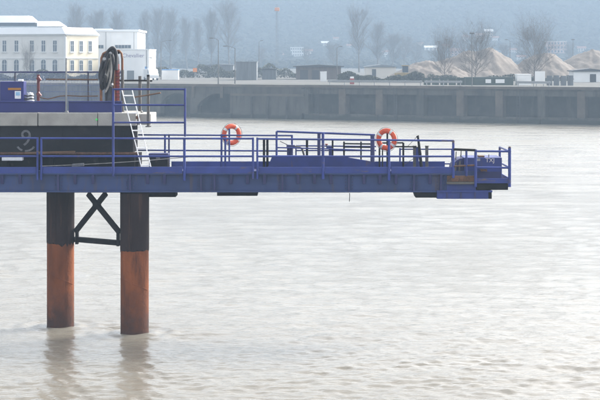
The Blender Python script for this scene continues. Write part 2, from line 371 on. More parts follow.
def hill():
    nx, ny = 150, 90
    xs = np.linspace(-640, 640, nx); ys = np.linspace(660, 1400, ny)
    def hz_(x, y):
        u = min(max((y - 680) / 640, 0), 1.08)
        b = 68 * u ** 2.2 * (0.94 + 0.06 * math.sin(x / 90 + 0.6))
        n = 1.6 * math.sin(x / 21 + math.sin(y / 31)) * math.sin(y / 17 + 1.3 * math.sin(x / 33)) + 0.7 * math.sin(x / 8.0 + y / 11) * math.sin(y / 9.0)
        return 4.4 + b + n * min(max((y - 720) / 250, 0), 1)
    mb = MB(); mb.v = [(x, y, hz_(x, y)) for y in ys for x in xs]
    mb.f = [(r * nx + c, r * nx + c + 1, (r + 1) * nx + c + 1, (r + 1) * nx + c) for r in range(ny - 1) for c in range(nx - 1)]
    o = mb.build('hill', M['hill'], None, smooth=True); struct(o); o['label'] = 'wooded hillside fading into blue haze'
    return lambda x, y: max(QTOP, hz_(x, y))
HILL = hill()

# ------------------------------------------------------------------ bare winter trees
def tree_meshes(h, spread, rise, seed, nmain=26, r0=None, low=0.22, fork=0):
    """trunk and crown as MBs, base at the origin. rise: 0 branches level .. 1 upright"""
    rnd = random.Random(seed); tr = MB(); cr = MB(); r0 = r0 or h * 0.016
    pts = []; dx = dy = 0
    for i in range(8):
        pts.append((dx, dy, h * 0.92 * i / 7)); dx += rnd.gauss(0, h * 0.008); dy += rnd.gauss(0, h * 0.008)
    tr.tube(pts, [r0 * (1 - 0.88 * i / 7) * (1.35 if i == 0 else 1) for i in range(8)], 7)
    def on(f):
        f = f * 7; i = min(int(f), 6); q = f - i
        return Vector(pts[i]) * (1 - q) + Vector(pts[i + 1]) * q
    def limb(p, d, L, r, lev):
        n = 3 if lev == 0 else 2; ps = [p]
        for i in range(n):
            d = (d + Vector((rnd.gauss(0, .13), rnd.gauss(0, .13), rnd.gauss(.06, .1)))).normalized(); ps.append(ps[-1] + d * (L / n))
        cr.tube(ps, [r * (1 - 0.75 * i / n) for i in range(n + 1)], 4 if lev == 0 else 3, caps=False)
        if lev >= 3: return
        k = (9, 6, 4)[lev]
        for j in range(k):
            f = 0.25 + 0.75 * (j + rnd.random()) / k; f = min(f, 0.99)
            q = f * n; i = int(q); b = ps[i].lerp(ps[i + 1], q - i)
            ax = Vector((rnd.gauss(0, 1), rnd.gauss(0, 1), rnd.gauss(0.25 + 0.7 * rise, .6))).normalized()
            nd = (d * (0.75 + rise * 0.6) + ax * 0.75).normalized()
            limb(b, nd, L * (0.42 + 0.2 * rnd.random()), max(r * 0.40, 0.007), lev + 1)
    for i in range(nmain):
        f = low + (0.97 - low) * (i + rnd.random() * 0.8) / nmain
        a = i * 2.4 + rnd.random()
        up = 0.25 + 1.9 * rise + 0.9 * f
        d = Vector((math.cos(a), math.sin(a), up)).normalized()
        prof = math.sin(math.pi * min(1, 0.18 + 0.82 * (f - low) / (1 - low) * 0.95)) ** 0.6
        L = spread * (0.55 + 0.45 * rnd.random()) * prof / max(0.35, math.hypot(d.x, d.y)) * 0.8
        limb(on(f), d, L, r0 * (0.55 - 0.38 * f), 0)
    return tr, cr
def make_tree(name, label, loc, meshes, group):
    t = thing(name, label, 'tree', (0, 0, 0), group)
    meshes[0].build('trunk', M['bark'], t, smooth=True); meshes[1].build('crown', M['bark'], t)
    t.location = loc; return t
TREEG = 'bare trees on the far bank'
tall_src = [make_tree('bare_tree', '', (0, 0, 0), tree_meshes(19, 3.2, 0.75, 21, 30), TREEG), make_tree('bare_tree', '', (0, 0, 0), tree_meshes(20, 3.0, 0.9, 22, 34), TREEG)]
wide_src = [make_tree('bare_tree', '', (0, 0, 0), tree_meshes(20, 5.2, 0.45, 31, 26, low=0.3), TREEG), make_tree('bare_tree', '', (0, 0, 0), tree_meshes(8, 6.4, 0.12, 33, 32, low=0.14, r0=0.12), TREEG)]
used = set()
def put_tree(src, px, top, Y, label, sx=1.0, rz=0.0, base=None):
    o = src if id(src) not in used else copy_tree(src)
    used.add(id(src))
    x = WX(px, Y); zb = HILL(x, Y) if base is None else base
    hsrc = {id(tall_src[0]): 19, id(tall_src[1]): 20, id(wide_src[0]): 20, id(wide_src[1]): 8}[id(src)]
    s = (WZ(top, Y) - zb) / hsrc / 0.98
    o.location = (x, Y, zb - 0.05); o.scale = (s * sx, s * sx, s); o.rotation_euler = (0, 0, rz); o['label'] = label
    return o
put_tree(tall_src[0], 144, 17, 600, 'slender bare tree rising just beside the end of the white building', 1.0, 0)
put_tree(tall_src[1], 157, 12, 620, 'tall bare poplar, first clear one right of the white signboard building', 1.0, 1)
put_tree(tall_src[0], 171, 15, 585, 'bushy bare poplar standing behind the blue-topped white cabin', 1.15, 2)
put_tree(tall_src[1], 187, 21, 640, 'thin faint poplar behind the orange box on the far bank', 1.0, 3)
put_tree(tall_src[0], 198, 24, 650, 'low faint bare tree between two taller poplars on the far bank', 1.1, 4)
put_tree(tall_src[1], 211, 14, 590, 'tall narrow bare tree just left of the double-forked tall tree', 0.95, 5)
put_tree(wide_src[0], 229, 9, 575, 'largest bare tree with wide forked crown above the grey sheet shed', 1.0, 0.4)
put_tree(wide_src[0], 359, 15, 480, 'lone tall bare tree with fan-shaped crown near the middle of the far bank', 0.85, 2.1)
put_tree(tall_src[0], 378, 27, 560, 'very faint bare tree just right of the lone tall tree', 1.6, 1.1)
put_tree(tall_src[1], 392, 36, 600, 'ghostly low bare tree left of the rounded dark copse', 1.7, 0.6)
put_tree(wide_src[1], 445, 49, 262, 'small bare tree in front of the dip between two gravel heaps', 0.75, 0.2, QTOP)
put_tree(wide_src[1], 475, 45, 266, 'bare tree with fanning branches in front of the biggest gravel heap', 0.95, 1.9, QTOP)
put_tree(wide_src[1], 534, 42, 262, 'bare tree standing before the gap left of the second pointed gravel heap', 0.95, 3.3, QTOP)
put_tree(wide_src[0], 462, 38, 620, 'bare tree partly hidden behind the ridge of the biggest gravel heap', 1.0, 3.0)
put_tree(wide_src[0], 404, 40, 640, 'round-crowned tree of the copse left of the gravel heaps', 1.5, 4.2)
put_tree(wide_src[0], 416, 45, 650, 'lower rounded tree of the copse touching the first gravel heap', 1.5, 5.2)
put_tree(tall_src[0], 77, 11, 560, 'bare tree showing above the roof end of the cream building', 1.3, 2.7)
put_tree(tall_src[1], 95, 14, 580, 'faint bare tree above the join of cream and white buildings', 1.3, 0.2)
put_tree(tall_src[0], 117, 17, 560, 'faint bare tree rising behind the flat white roof', 1.3, 5.1)
put_tree(wide_src[0], 307, 50, 640, 'bare tree behind the long brown-walled shed', 1.4, 1.0)
put_tree(wide_src[0], 334, 46, 560, 'faint spreading bare tree behind the right end of the long shed', 1.5, 2.0)
put_tree(wide_src[0], 261, 50, 650, 'faint bare tree just right of the grey sheet shed', 1.4, 3.7)
put_tree(wide_src[0], 568, 46, 640, 'faint bare tree beneath the pink apartment block', 1.3, 4.4)
put_tree(wide_src[0], 505, 47, 560, 'faint bare tree behind the slope of the biggest gravel heap', 1.4, 0.9)
put_tree(wide_src[1], 27, 58, 285, 'small bare tree in front of the arched windows of the pale facade', 0.6, 2.9, QTOP)

def hedge(label, x0, x1, Y, zh, dep, n, seed, name='hedge'):
    rnd = random.Random(seed); mb = MB()
    for i in range(n):
        x = rnd.uniform(x0, x1); y = Y + rnd.uniform(-dep, dep); z = QTOP + zh * (rnd.random() ** 0.7) * (0.75 + 0.3 * math.sin(x * 0.5 + seed) + 0.15 * math.sin(x * 1.7))
        s = 0.12 + 0.16 * rnd.random(); d = Vector((rnd.gauss(0, 1), rnd.gauss(0, 1), rnd.gauss(0, 1))).normalized(); e = d.orthogonal().normalized(); f = d.cross(e)
        c = Vector((x, y, z)); mb.add([c - e * s, c + f * s * 0.7, c + e * s, c - f * s * 0.7], [(0, 1, 2, 3)])
    return tag(mb.build(name, M['hedge']), label, 'hedge')
hedge('dark low hedge between the long shed and the first gravel heap', WX(338, 262), WX(424, 262), 262, 1.5, 0.9, 4200, 4)
hedge('scrubby dark hedge behind the cabins under the poplars', WX(150, 330), WX(300, 330), 330, 2.6, 1.6, 5200, 5)
hedge('scrubby hedge along the foot of the cream building', WX(-10, 283), WX(120, 283), 283, 1.7, 0.9, 4200, 6)
hedge('pale scrub strip behind the fence at the foot of the gravel heaps', WX(425, 285), WX(600, 285), 278, 1.0, 0.8, 3000, 8)

# ------------------------------------------------------------------ gravel heaps
def heap(label, tips, Y, x0, x1, seed):
    """tips: (px, py, radius factor) ; joined cones"""
    rnd = random.Random(seed); xa, xb = WX(x0, Y), WX(x1, Y); dep = (xb - xa) * 0.64
    n, m = 70, 44; vs = []; ph = [rnd.random() * 6 for _ in range(6)]
    T = [(WX(p, Y), WZ(q, Y) - QTOP, k) for p, q, k in tips]
    r_ = lambda x, y: math.atan2(y - Y, x - T[0][0] + 1e-3)
    for j in range(m):
        for i in range(n):
            x = xa + (xb - xa) * i / (n - 1); y = Y - dep + 2 * dep * j / (m - 1)
            z = 0
            for tx, tz, k in T:
                r = math.hypot(x - tx, (y - Y)); zz = tz - max(0, math.sqrt(r * r + 2.2) - 1.48) * k
                z = max(z, zz)
            z += (0.10 * math.sin(r_(x, y) * 14 + ph[4]) * math.sin(x * .7 + ph[5]) + 0.12 * math.sin(x * 1.3 + ph[0] + math.sin(y)) + 0.08 * math.sin(y * 1.9 + ph[1] + x) + 0.07 * math.sin(x * 4 + y * 3 + ph[2]) + 0.07 * math.sin(x * 2.2 - y * 5 + ph[3]) + rnd.gauss(0, .035)) * min(1, max(0, z))
            vs.append((x, y, QTOP - 0.05 + z))
    mb = MB(); mb.v = vs; mb.f = [(j * n + i, j * n + i + 1, (j + 1) * n + i + 1, (j + 1) * n + i) for j in range(m - 1) for i in range(n - 1)]
    return tag(mb.build('gravel_heap', M['sand'], None, smooth=True), label, 'gravel heap', 'gravel heaps on the far bank')
heap('low rounded gravel heap, smallest one beside the dark hedge', [(426, 60.5, 0.52), (414, 66, 0.5), (438, 62, .5)], 285, 388, 466, 1)
heap('biggest gravel heap with a double summit behind the green cabin', [(489, 47.6, 0.84), (470, 50.6, 0.62), (479, 50.4, .7), (458, 55.5, .5), (447, 60, .5)], 292, 434, 528, 2)
heap('pointed gravel heap behind the white square sign', [(545, 52.5, 0.70), (537, 55.5, .65), (528, 62, .6)], 292, 505, 588, 3)
heap('gravel heap behind the dark-roofed hut at the edge of the view', [(592, 50, 0.55), (576, 58, .55)], 305, 550, 650, 4)

# ------------------------------------------------------------------ far buildings
Z3 = Vector((0, 0, 1))
def window_on(parent, c, ax, nrm, w_, h, arched=False, mullion=True):
    """frame set proud of the wall with glass behind, glazing bars as part of the frame"""
    fr = MB(); t = 0.09
    for sx in (-1, 1): fr.obox(c + ax * (sx * (w_ / 2 + t / 2)) + nrm * 0.03, ax, nrm, Z3, t / 2, 0.06, h / 2 + t)
    for sz in (-1, 1): fr.obox(c + Z3 * (sz * (h / 2 + t / 2)) + nrm * 0.033, ax, nrm, Z3, w_ / 2, 0.06, t / 2)
    if mullion: fr.obox(c + nrm * 0.02, ax, nrm, Z3, 0.03, 0.03, h / 2); fr.obox(c + Z3 * (h * 0.12) + nrm * 0.022, ax, nrm, Z3, w_ / 2, 0.03, 0.03)
    o = fr.build('window', M['framewhite'], parent)
    MB().obox(c - Z3 * (h / 2 + t + .07) + nrm * .1, ax, nrm, Z3, w_ / 2 + .18, .12, .06).build('sill', M['framewhite'], o)
    g = MB()
    if arched:
        poly = [(-w_ / 2, -h / 2), (w_ / 2, -h / 2)] + [(w_ / 2 * math.cos(a), h / 2 - w_ / 2 + w_ / 2 * math.sin(a)) for a in [i * math.pi / 8 for i in range(9)]]
        g.prism(poly, lambda u, v: c + ax * u + Z3 * v + nrm * 0.012, lambda u, v: c + ax * u + Z3 * v - nrm * 0.03)
        sp = MB()
        for s in (-1, 1):
            pl = [(s * w_ / 2, h / 2 - w_ / 2), (s * w_ / 2, h / 2), (0, h / 2)] + [(s * w_ / 2 * math.sin(a), h / 2 - w_ / 2 + w_ / 2 * math.cos(a)) for a in [i * math.pi / 12 for i in range(1, 6)]]
            sp.prism(pl, lambda u, v: c + ax * u + Z3 * v + nrm * 0.02, lambda u, v: c + ax * u + Z3 * v - nrm * 0.02)
        sp.build('arch_spandrel', M['framewhite'], o)
    else: g.obox(c - nrm * 0.01, ax, nrm, Z3, w_ / 2, 0.02, h / 2)
    g.build('pane', M['glass'], o)
    return o

def cream_building():
    C = Vector((WX(65, 296), 296, QTOP))           # the corner between its two facades
    Lf = Vector((-1, 0.22, 0)).normalized(); Rf = Vector((1, 1.2, 0)).normalized()
    nl = Vector((Lf.y, -Lf.x, 0)); nl = nl if nl.y < 0 else -nl
    nr = Vector((Rf.y, -Rf.x, 0)); nr = nr if nr.y < 0 else -nr
    t = thing('cream_building', 'two-storey building with pale shade-toned and cream sun-toned facades and arched lower windows', 'building', C)
    H = WZ(34, 296) - QTOP; LL = 22; RL = 8.6
    A, B = C + Lf * LL, C + Rf * RL
    D = A + (B - C)
    MB().obox(C + Lf * LL / 2 - nl * 0.2 + Z3 * H / 2, Lf, nl, Z3, LL / 2, 0.2, H / 2).build('wall', M['creamshade'], t)
    MB().obox(C + Rf * (RL / 2 + 0.2) - nr * 0.2 + Z3 * H / 2, Rf, nr, Z3, RL / 2 - 0.2, 0.2, H / 2).build('wall', M['cream'], t)
    # cornice, string course, corner quoins
    for (p, d, n, L, m) in ((C, Lf, nl, LL, 'creamshade'), (C, Rf, nr, RL, 'cream')):
        MB().obox(p + d * L / 2 + n * 0.06 + Z3 * (H * 0.47), d, n, Z3, L / 2, 0.07, 0.09).build('string_course', M['framewhite'], t)
        MB().obox(p + d * L / 2 + n * 0.10 + Z3 * (H - 0.12), d, n, Z3, L / 2 + 0.1, 0.18, 0.11).build('cornice', M['framewhite'], t)
    MB().obox(C + (nl + nr) * 0.03 + Z3 * (H / 2 - 0.2), Lf, nl, Z3, 0.22, 0.12, H / 2 - 0.25).build('corner_stone', M['framewhite'], t)
    # white roof: slab with sloped edge, raised lights
    rz0, rz1 = QTOP + H + 0.01, WZ(27.5, 300)
    e = 0.35
    ring0 = [A + nl * e, C + nl * e + nr * e, B + nr * e, D + nr * e + Rf * 1]
    ctr = (A + B) / 2
    ring1 = [p.lerp(ctr, 0.10) for p in ring0]
    vs = [Vector((p.x, p.y, rz0)) for p in ring0] + [Vector((p.x, p.y, rz1)) for p in ring1]
    MB().add(vs, [(0, 1, 2, 3), (7, 6, 5, 4)] + [(i, (i + 1) % 4, (i + 1) % 4 + 4, i + 4) for i in range(4)]).build('roof', M['roofwhite'], t)
    # two raised roof lanterns with sloping ends
    Yl = 305
    for (x0, x1, x2, yt, yb) in ((-14, 28, 36, 15.5, 22.5), (37, 56, 64, 21, 26.5)):
        poly = [(WX(x0, Yl), WZ(yb, Yl)), (WX(x2, Yl), WZ(yb, Yl)), (WX(x1, Yl), WZ(yt, Yl)), (WX(x0, Yl), WZ(yt, Yl))]
        MB().xz(poly, Yl, Yl + 5).build('roof_lantern', M['roofwhite'], t)
        MB().box(WX(x0, Yl) + 0.1, WX(x2, Yl) - 0.3, Yl + 0.4, Yl + 4.6, WZ(yb + 3.4, Yl), WZ(yb, Yl) - 0.004).build('lantern_shade_strip', M['glass'], t)  # dark strip put in for the shadow beneath each lantern
    MB().box(WX(51, Yl), WX(82, Yl), Yl - 0.1, Yl + 0.5, WZ(28.6, Yl), WZ(26.7, Yl)).build('roof_gutter', M['roofdark'], t)
    kx = Lf.x; 
    for px in (-7.5, 4.5, 16.5, 32, 43.5, 55):
        s = ((px - 300) / F * C.y - C.x) / (Lf.x - (px - 300) / F * Lf.y)
        p = C + Lf * s
        window_on(t, Vector((p.x, p.y, WZ(46, p.y))), -Lf, nl, 0.75, 2.1)
        window_on(t, Vector((p.x, p.y, WZ(65.3, p.y))), -Lf, nl, 0.95, 2.2, arched=True)
    for px in (72, 81, 90):
        s = ((px - 300) / F * C.y - C.x) / (Rf.x - (px - 300) / F * Rf.y)
        p = C + Rf * s
        window_on(t, Vector((p.x, p.y, WZ(46.3, p.y))), Rf, nr, 0.80, 2.0)
        window_on(t, Vector((p.x, p.y, WZ(65.5, p.y))), Rf, nr, 0.85, 2.0, arched=True)
cream_building()

def text_obj(txt, size, loc, rot, m, parent, name='lettering', ext=0.006):
    c = bpy.data.curves.new(name, 'FONT'); c.body = txt; c.size = size; c.extrude = ext; c.align_x = 'CENTER'; c.align_y = 'CENTER'
    f = bpy.data.objects.new(name + '_outline', c); COL.objects.link(f)
    me = bpy.data.meshes.new_from_object(f.evaluated_get(bpy.context.evaluated_depsgraph_get()))
    bpy.data.objects.remove(f); bpy.data.curves.remove(c); me.name = name; me.materials.clear(); me.materials.append(m)
    o = bpy.data.objects.new(name, me); COL.objects.link(o)
    o.parent = parent; o.location = Vector(loc) - Vector(parent_loc(parent)); o.rotation_euler = rot
    return o

def white_buildings():
    Y = 312
    x0, x1 = WX(97, Y), WX(137.5, Y)
    t = thing('white_hall', 'flat-roofed white hall with dark window strips between cream building and signboard building', 'building', ((x0 + x1) / 2, Y, QTOP))
    MB().box(x0, x1, Y, Y + 16, QTOP - 0.02, WZ(31.5, Y)).build('wall', M['white'], t)
    MB().box(WX(82, Y), x1 + 0.3, Y - 0.35, Y + 16.3, WZ(31.5, Y) + 0.004, WZ(29.5, Y)).build('roof', M['roofwhite'], t)
    MB().box(WX(92, Y), WX(108, Y), Y + 4, Y + 8, WZ(29.5, Y) + 0.004, WZ(28.2, Y)).build('roof_unit', M['roofwhite'], t)
    for a, b in ((98, 103.5), (115, 131)):
        fr = MB().box(WX(a, Y) - .1, WX(b, Y) + .1, Y - 0.06, Y + 0.02, WZ(48.6, Y), WZ(44.6, Y)).build('window', M['framewhite'], t)
        n = 2 if b - a < 8 else 5
        for i in range(n):
            u0, u1 = WX(a, Y) + (WX(b, Y) - WX(a, Y)) * (i + .04) / n, WX(a, Y) + (WX(b, Y) - WX(a, Y)) * (i + .96) / n
            MB().box(u0, u1, Y - 0.09, Y - 0.063, WZ(48.2, Y), WZ(45, Y)).build('pane', M['glass'], fr)
    for px in (110.5, 116, 121.5, 127, 132): MB().box(WX(px, Y) - .03, WX(px, Y) + .03, Y - .03, Y - .003, QTOP, WZ(49.5, Y) if px < 0 else WZ(32.2, Y)).build('cladding_joint', M['roofwhite'], t)
    for px in (106, 134): MB().box(WX(px, Y) - .04, WX(px, Y) + .04, Y - 0.1, Y - 0.004, QTOP, WZ(32, Y)).build('downpipe', M['grey'], t)
    Y = 292; x0, x1 = WX(110, Y), WX(149, Y)
    t = thing('signboard_building', 'low white warehouse with purple lettering on its plain front', 'building', ((x0 + x1) / 2, Y, QTOP))
    MB().box(x0, x1, Y, Y + 14, QTOP - 0.02, WZ(49.8, Y)).build('wall', M['white'], t)
    MB().box(x0 - 0.1, x1 + 0.1, Y - 0.1, Y + 14.1, WZ(49.8, Y) + 0.004, WZ(49, Y)).build('parapet', M['roofwhite'], t)
    MB().box(WX(127, Y), WX(134, Y), Y - 0.05, Y + 0.03, QTOP, WZ(70.5, Y)).build('door', M['greyshed'], t)
    for px in (118, 124, 130.2, 136.5, 142.8): MB().box(WX(px, Y) - .025, WX(px, Y) + .025, Y - .015, Y - .002, WZ(70, Y) if 126 < px < 135 else QTOP, WZ(50, Y)).build('cladding_joint', M['roofwhite'], t)
    MB().box(x1 - .5, x1 - .38, Y - .12, Y - .004, QTOP, WZ(50, Y)).build('downpipe', M['grey'], t)
    text_obj('Chevallier', 1.02, (WX(133.2, Y), Y - 0.03, WZ(55.6, Y)), (R(90), 0, 0), M['purple'], t)
    MB().box(WX(145, Y), WX(147.3, Y), Y - 0.07, Y - 0.002, WZ(71, Y), WZ(66.5, Y)).build('notice', M['tarp'], t)
    lm = MB().box(x1, x1 + 0.55, Y + 0.1, Y + 0.25, WZ(57.8, Y), WZ(57.2, Y)).build('lamp_arm', M['grey'], t)
    MB().box(x1 + 0.2, x1 + 0.6, Y - 0.05, Y + 0.35, WZ(58.6, Y), WZ(57.8, Y) - 0.003).build('lamp_head', M['white'], lm)
white_buildings()

def shed(name, label, x0, x1, ytop, Y, depth, wallm, roofm, pitch=0.8, over=0.4, panels=0, openings=()):
    a, b = WX(x0, Y), WX(x1, Y); z1 = WZ(ytop, Y)
    t = thing(name, label, 'shed', ((a + b) / 2, Y, QTOP))
    MB().box(a, b, Y, Y + depth, QTOP - 0.02, z1 - pitch).build('wall', M[wallm], t)
    poly = [(a - over, z1 - pitch + 0.004), (b + over, z1 - pitch + 0.004), (b + over, z1 - pitch + 0.16), ((a + b) / 2, z1), (a - over, z1 - pitch + 0.16)]
    MB().xz(poly, Y - over, Y + depth + over).build('roof', M[roofm], t)
    for i in range(panels):
        u = a + (b - a) * (i + 0.5) / panels; w_ = (b - a) / panels
        MB().box(u - w_ * 0.45, u + w_ * 0.45, Y - 0.07, Y - 0.003, QTOP, z1 - pitch - 0.15).build('wall_panel', M[wallm], t)
    for (p, q, r_, s_) in openings:
        MB().box(WX(p, Y), WX(q, Y), Y - 0.1, Y - 0.004, WZ(s_, Y), WZ(r_, Y)).build('door', M['roofdark'], t)
    return t
shed('long_shed', 'long low shed with dark roof and brown boarded front', 296, 341, 64.5, 300, 10, 'shed', 'roofdark', 0.45, 0.6, 9, ((300, 308, 70, 80), (312, 319, 70, 80)))
shed('sheet_shed', 'grey ribbed sheet-metal shed below the largest bare tree', 236, 256.5, 61.5, 290, 9, 'greyshed', 'greyshed', 0.15, 0.1, 7)
shed('sheet_shed', 'hazy grey store left of the ribbed sheet-metal shed', 207, 233, 64, 345, 9, 'greyshed', 'greyshed', 0.3, 0.2, 4)
shed('low_store', 'low pale store behind the lone tall bare tree', 366, 396, 64.5, 340, 9, 'plaster', 'greyshed', 0.6, 0.3, 0, ((372, 376, 69, 78),))
shed('dark_roofed_hut', 'white-fronted hut with dark roof at the edge beside the last heap', 574, 606, 68.5, 262, 5, 'white', 'roofdark', 0.5, 0.3, 0, ((590, 596, 74, 82),))
shed('store_hut', 'small grey hut between the sheet shed and the long brown shed', 262, 276, 68, 300, 5, 'greyshed', 'roofdark', 0.35, 0.2, 3)

def cabin(name, label, x0, x1, y0, y1, Y, depth, wm, rm, wins=()):
    a, b = WX(x0, Y), WX(x1, Y); zt_ = WZ(y0, Y); zb = QTOP - 0.01
    t = thing(name, label, 'cabin', ((a + b) / 2, Y, QTOP))
    MB().box(a, b, Y, Y + depth, zb, zt_ - 0.14).build('wall', M[wm], t)
    MB().box(a - 0.06, b + 0.06, Y - 0.06, Y + depth + 0.06, zt_ - 0.136, zt_).build('roof', M[rm], t)
    n = max(3, int((b - a) / 1.2))
    for i in range(n + 1):
        u = a + (b - a) * i / n; MB().box(u - 0.04, u + 0.04, Y - 0.045, Y - 0.002, zb, zt_ - 0.15).build('rib', M[wm], t)
    for (p, q, r_, s_) in wins: MB().box(WX(p, Y), WX(q, Y), Y - 0.08, Y - 0.004, WZ(s_, Y), WZ(r_, Y)).build('window', M['white'], t)
    return t
def Yq(px, back): return Q(qt(px), -back, 0).y
cabin('green_cabin', 'long dark green cabin with two white panels below the biggest gravel heap', 466, 513, 77.0, 85, Yq(490, 12), 2.4, 'green', 'green', ((485.5, 491, 79.2, 83), (495.5, 504.5, 79.2, 83)))
cabin('white_cabin', 'white site cabin with blue tarpaulin roof on the far bank', 162, 178, 69.4, 79, 296, 3, 'white', 'tarp', ((165, 168, 73, 76),))
cabin('white_kiosk', 'narrow white kiosk with dark opening beside the long shed', 320.5, 326.5, 71.5, 81, 272, 1.4, 'white', 'white', ())
t = thing('orange_sign', 'small bright orange sign on a thin post under faint poplars', 'sign', (WX(195, 300), 300, QTOP))
MB().box(WX(193, 300), WX(197, 300), 299.9, 300, WZ(72, 300), WZ(68, 300)).build('panel', M['orangepaint'], t, bevel=.03)
MB().tube([(WX(195, 300), 300.08, QTOP), (WX(195, 300), 300.08, WZ(69, 300))], .05, 6).build('post', M['grey'], t)
cabin('white_container', 'low white container beside the bare tree near the square sign', 517.5, 531, 74, 83, Yq(524, 14), 2.4, 'white', 'white', ((519, 523, 77, 80),))

def sign(label, x0, x1, y0, y1, Y):
    a, b = WX(x0, Y), WX(x1, Y); t = thing('sign_board', label, 'sign', ((a + b) / 2, Y, QTOP))
    MB().box(a, b, Y - .05, Y + .05, WZ(y1, Y), WZ(y0, Y)).build('panel', M['white'], t, bevel=0.02)
    for u in (a + .2, b - .2): MB().box(u - .05, u + .05, Y + .053, Y + .15, QTOP - 0.01, WZ(y0 + 1, Y)).build('post', M['grey'], t)
sign('white square sign standing on the quay in front of the pointed heap', 535, 545, 71.3, 84, Yq(540, 6))

# green fence in front of the heaps, made of separate boards
def board_fence(label, xa, xb, ytop, back, m, bw=1.15):
    ta, tb = qt(xa, -back), qt(xb, -back); p0 = Q(ta, -back, QTOP)
    t = thing('board_fence', label, 'fence', p0)
    n = int((tb - ta) / bw); src = None
    for i in range(n):
        u = ta + (tb - ta) * (i + .5) / n; c = Q(u, -back, 0)
        mb = MB(); qbox(mb, u - bw * .48, u + bw * .48, -back - .04, -back + .04, QTOP - 0.01, WZ(ytop, c.y) + random.uniform(-.03, .03)); mb.build('board', M[m], t)
    mb = MB(); qbox(mb, ta, tb, -back + .043, -back + .1, QTOP + 0.9, QTOP + 1.0); mb.build('rail', M[m], t)
board_fence('dark green board fence running below the small gravel heap', 423, 465, 77.6, 9, 'green')
board_fence('grey board fence at the foot of the pointed heap', 546, 574, 75.5, 12, 'greyshed', 0.9)

# pale guard rail on the quay edge
def guard(label, xa, xb, back=1.0):
    ta, tb = qt(xa), qt(xb); t = thing('guard_rail', label, 'guard rail', Q(ta, -back, QTOP))
    n = max(2, int((tb - ta) / 2.4))
    for i in range(n + 1):
        u = ta + (tb - ta) * i / n; mb = MB(); qbox(mb, u - .06, u + .06, -back - .06, -back + .06, QTOP - .01, QTOP + 0.78); mb.build('post', M['grey'], t)
    mb = MB(); qbox(mb, ta - .3, tb + .3, -back + .063, -back + .14, QTOP + .42, QTOP + .74); mb.build('rail', M['grey'], t, bevel=0.03)
guard('long pale guard rail along the quay edge above the first open bays', 327, 418)
guard('short pale guard rail on the quay edge below the small gravel heap', 424, 458)
guard('pale guard rail on the quay edge in front of the white container', 516, 547)

# lamps and masts
def lamp(label, px, ytop, Y, arm=0.0, name='street_lamp', r=0.07, cat='street lamp', base=None):
    x = WX(px, Y); zb = QTOP if base is None else base; zt_ = WZ(ytop, Y)
    t = thing(name, label, cat, (x, Y, zb), 'lamp posts on the far bank' if cat == 'street lamp' else None)
    MB().tube([(x, Y, zb), (x, Y, zb + 1.0), (x, Y, zt_)], [r * 1.6, r * 1.3, r * 0.7], 8).build('post', M['dullgrey'], t, smooth=True)
    if arm:
        ap = [(x, Y, zt_ - 0.05)] + [(x + arm * f, Y - 0.1 * f, zt_ + 0.35 * math.sin(f * math.pi / 2)) for f in (0.25, .5, .75, 1)]
        MB().tube(ap, r * 0.5, 6).build('arm', M['dullgrey'], t, smooth=True)
        MB().box(x + arm - .3, x + arm + .3, Y - .22, Y + .06, zt_ + 0.24, zt_ + 0.38).build('lamp_head', M['dullgrey'], t, bevel=0.03)
    else:
        MB().box(x - .35, x + .35, Y - .12, Y + .12, zt_, zt_ + .22).build('lamp_head', M['dullgrey'], t, bevel=0.04)
lamp('tall thin lamp post right of the narrow poplar beside a white fender', 218.3, 40, Yq(218, 3), -1.1)
lamp('lamp post with curved arm standing before the largest bare tree', 235, 48, Yq(235, 8), -1.6)
lamp('lamp post with curved arm near the white building end', 161, 42, 300, 1.8)
lamp('tall lamp post on the quay in front of the biggest gravel heap', 472, 34, Yq(472, 3), 0, r=0.06)
lamp('lamp post with short arm behind the slope of the biggest heap', 510, 41, 330, -0.8)
lamp('slim pale lamp post beside the white kiosk', 337, 48, 285, 0.7)
lamp('lamp post over the first gravel heap, shorter of a close pair', 438.5, 42, 345, 0)
lamp('lamp post over the first gravel heap, taller of a close pair', 446.5, 40, 345, 0)
lamp('faint lamp post over the last gravel heap', 573, 40, 350, 0)
lamp('thin lamp post left of the tall red-topped mast', 259, 42, 330, 0.6)

def mast():
    Y = 520; x = WX(277, Y); zt_ = WZ(11, Y)
    t = thing('red_topped_mast', 'very tall faint lattice mast with a red top', 'mast', (x, Y, QTOP))
    for dx in (-.35, .35):
        for dy in (-.35, .35): MB().tube([(x + dx, Y + dy, QTOP), (x + dx * .6, Y + dy * .6, zt_)], 0.06, 5).build('leg', M['dullgrey'], t)
    lat = MB(); n = 26
    for i in range(n):
        a = QTOP + (zt_ - QTOP) * i / n; b = QTOP + (zt_ - QTOP) * (i + 1) / n; s = 1 if i % 2 else -1
        lat.tube([(x - .33 * s, Y - .33, a), (x + .33 * s, Y - .33, b)], 0.03, 4); lat.tube([(x - .33, Y - .33 * s, a), (x - .33, Y + .33 * s, b)], 0.03, 4)
    lat.build('lattice', M['dullgrey'], t)
    MB().box(x - 0.8, x + 0.8, Y - .8, Y + .8, zt_ + .004, WZ(7.5, Y)).build('mast_head', M['orangepaint'], t, bevel=0.2)
    MB().tube([(x, Y, WZ(7.5, Y)), (x, Y, WZ(4, Y))], 0.06, 5).build('aerial', M['dullgrey'], t)
mast()

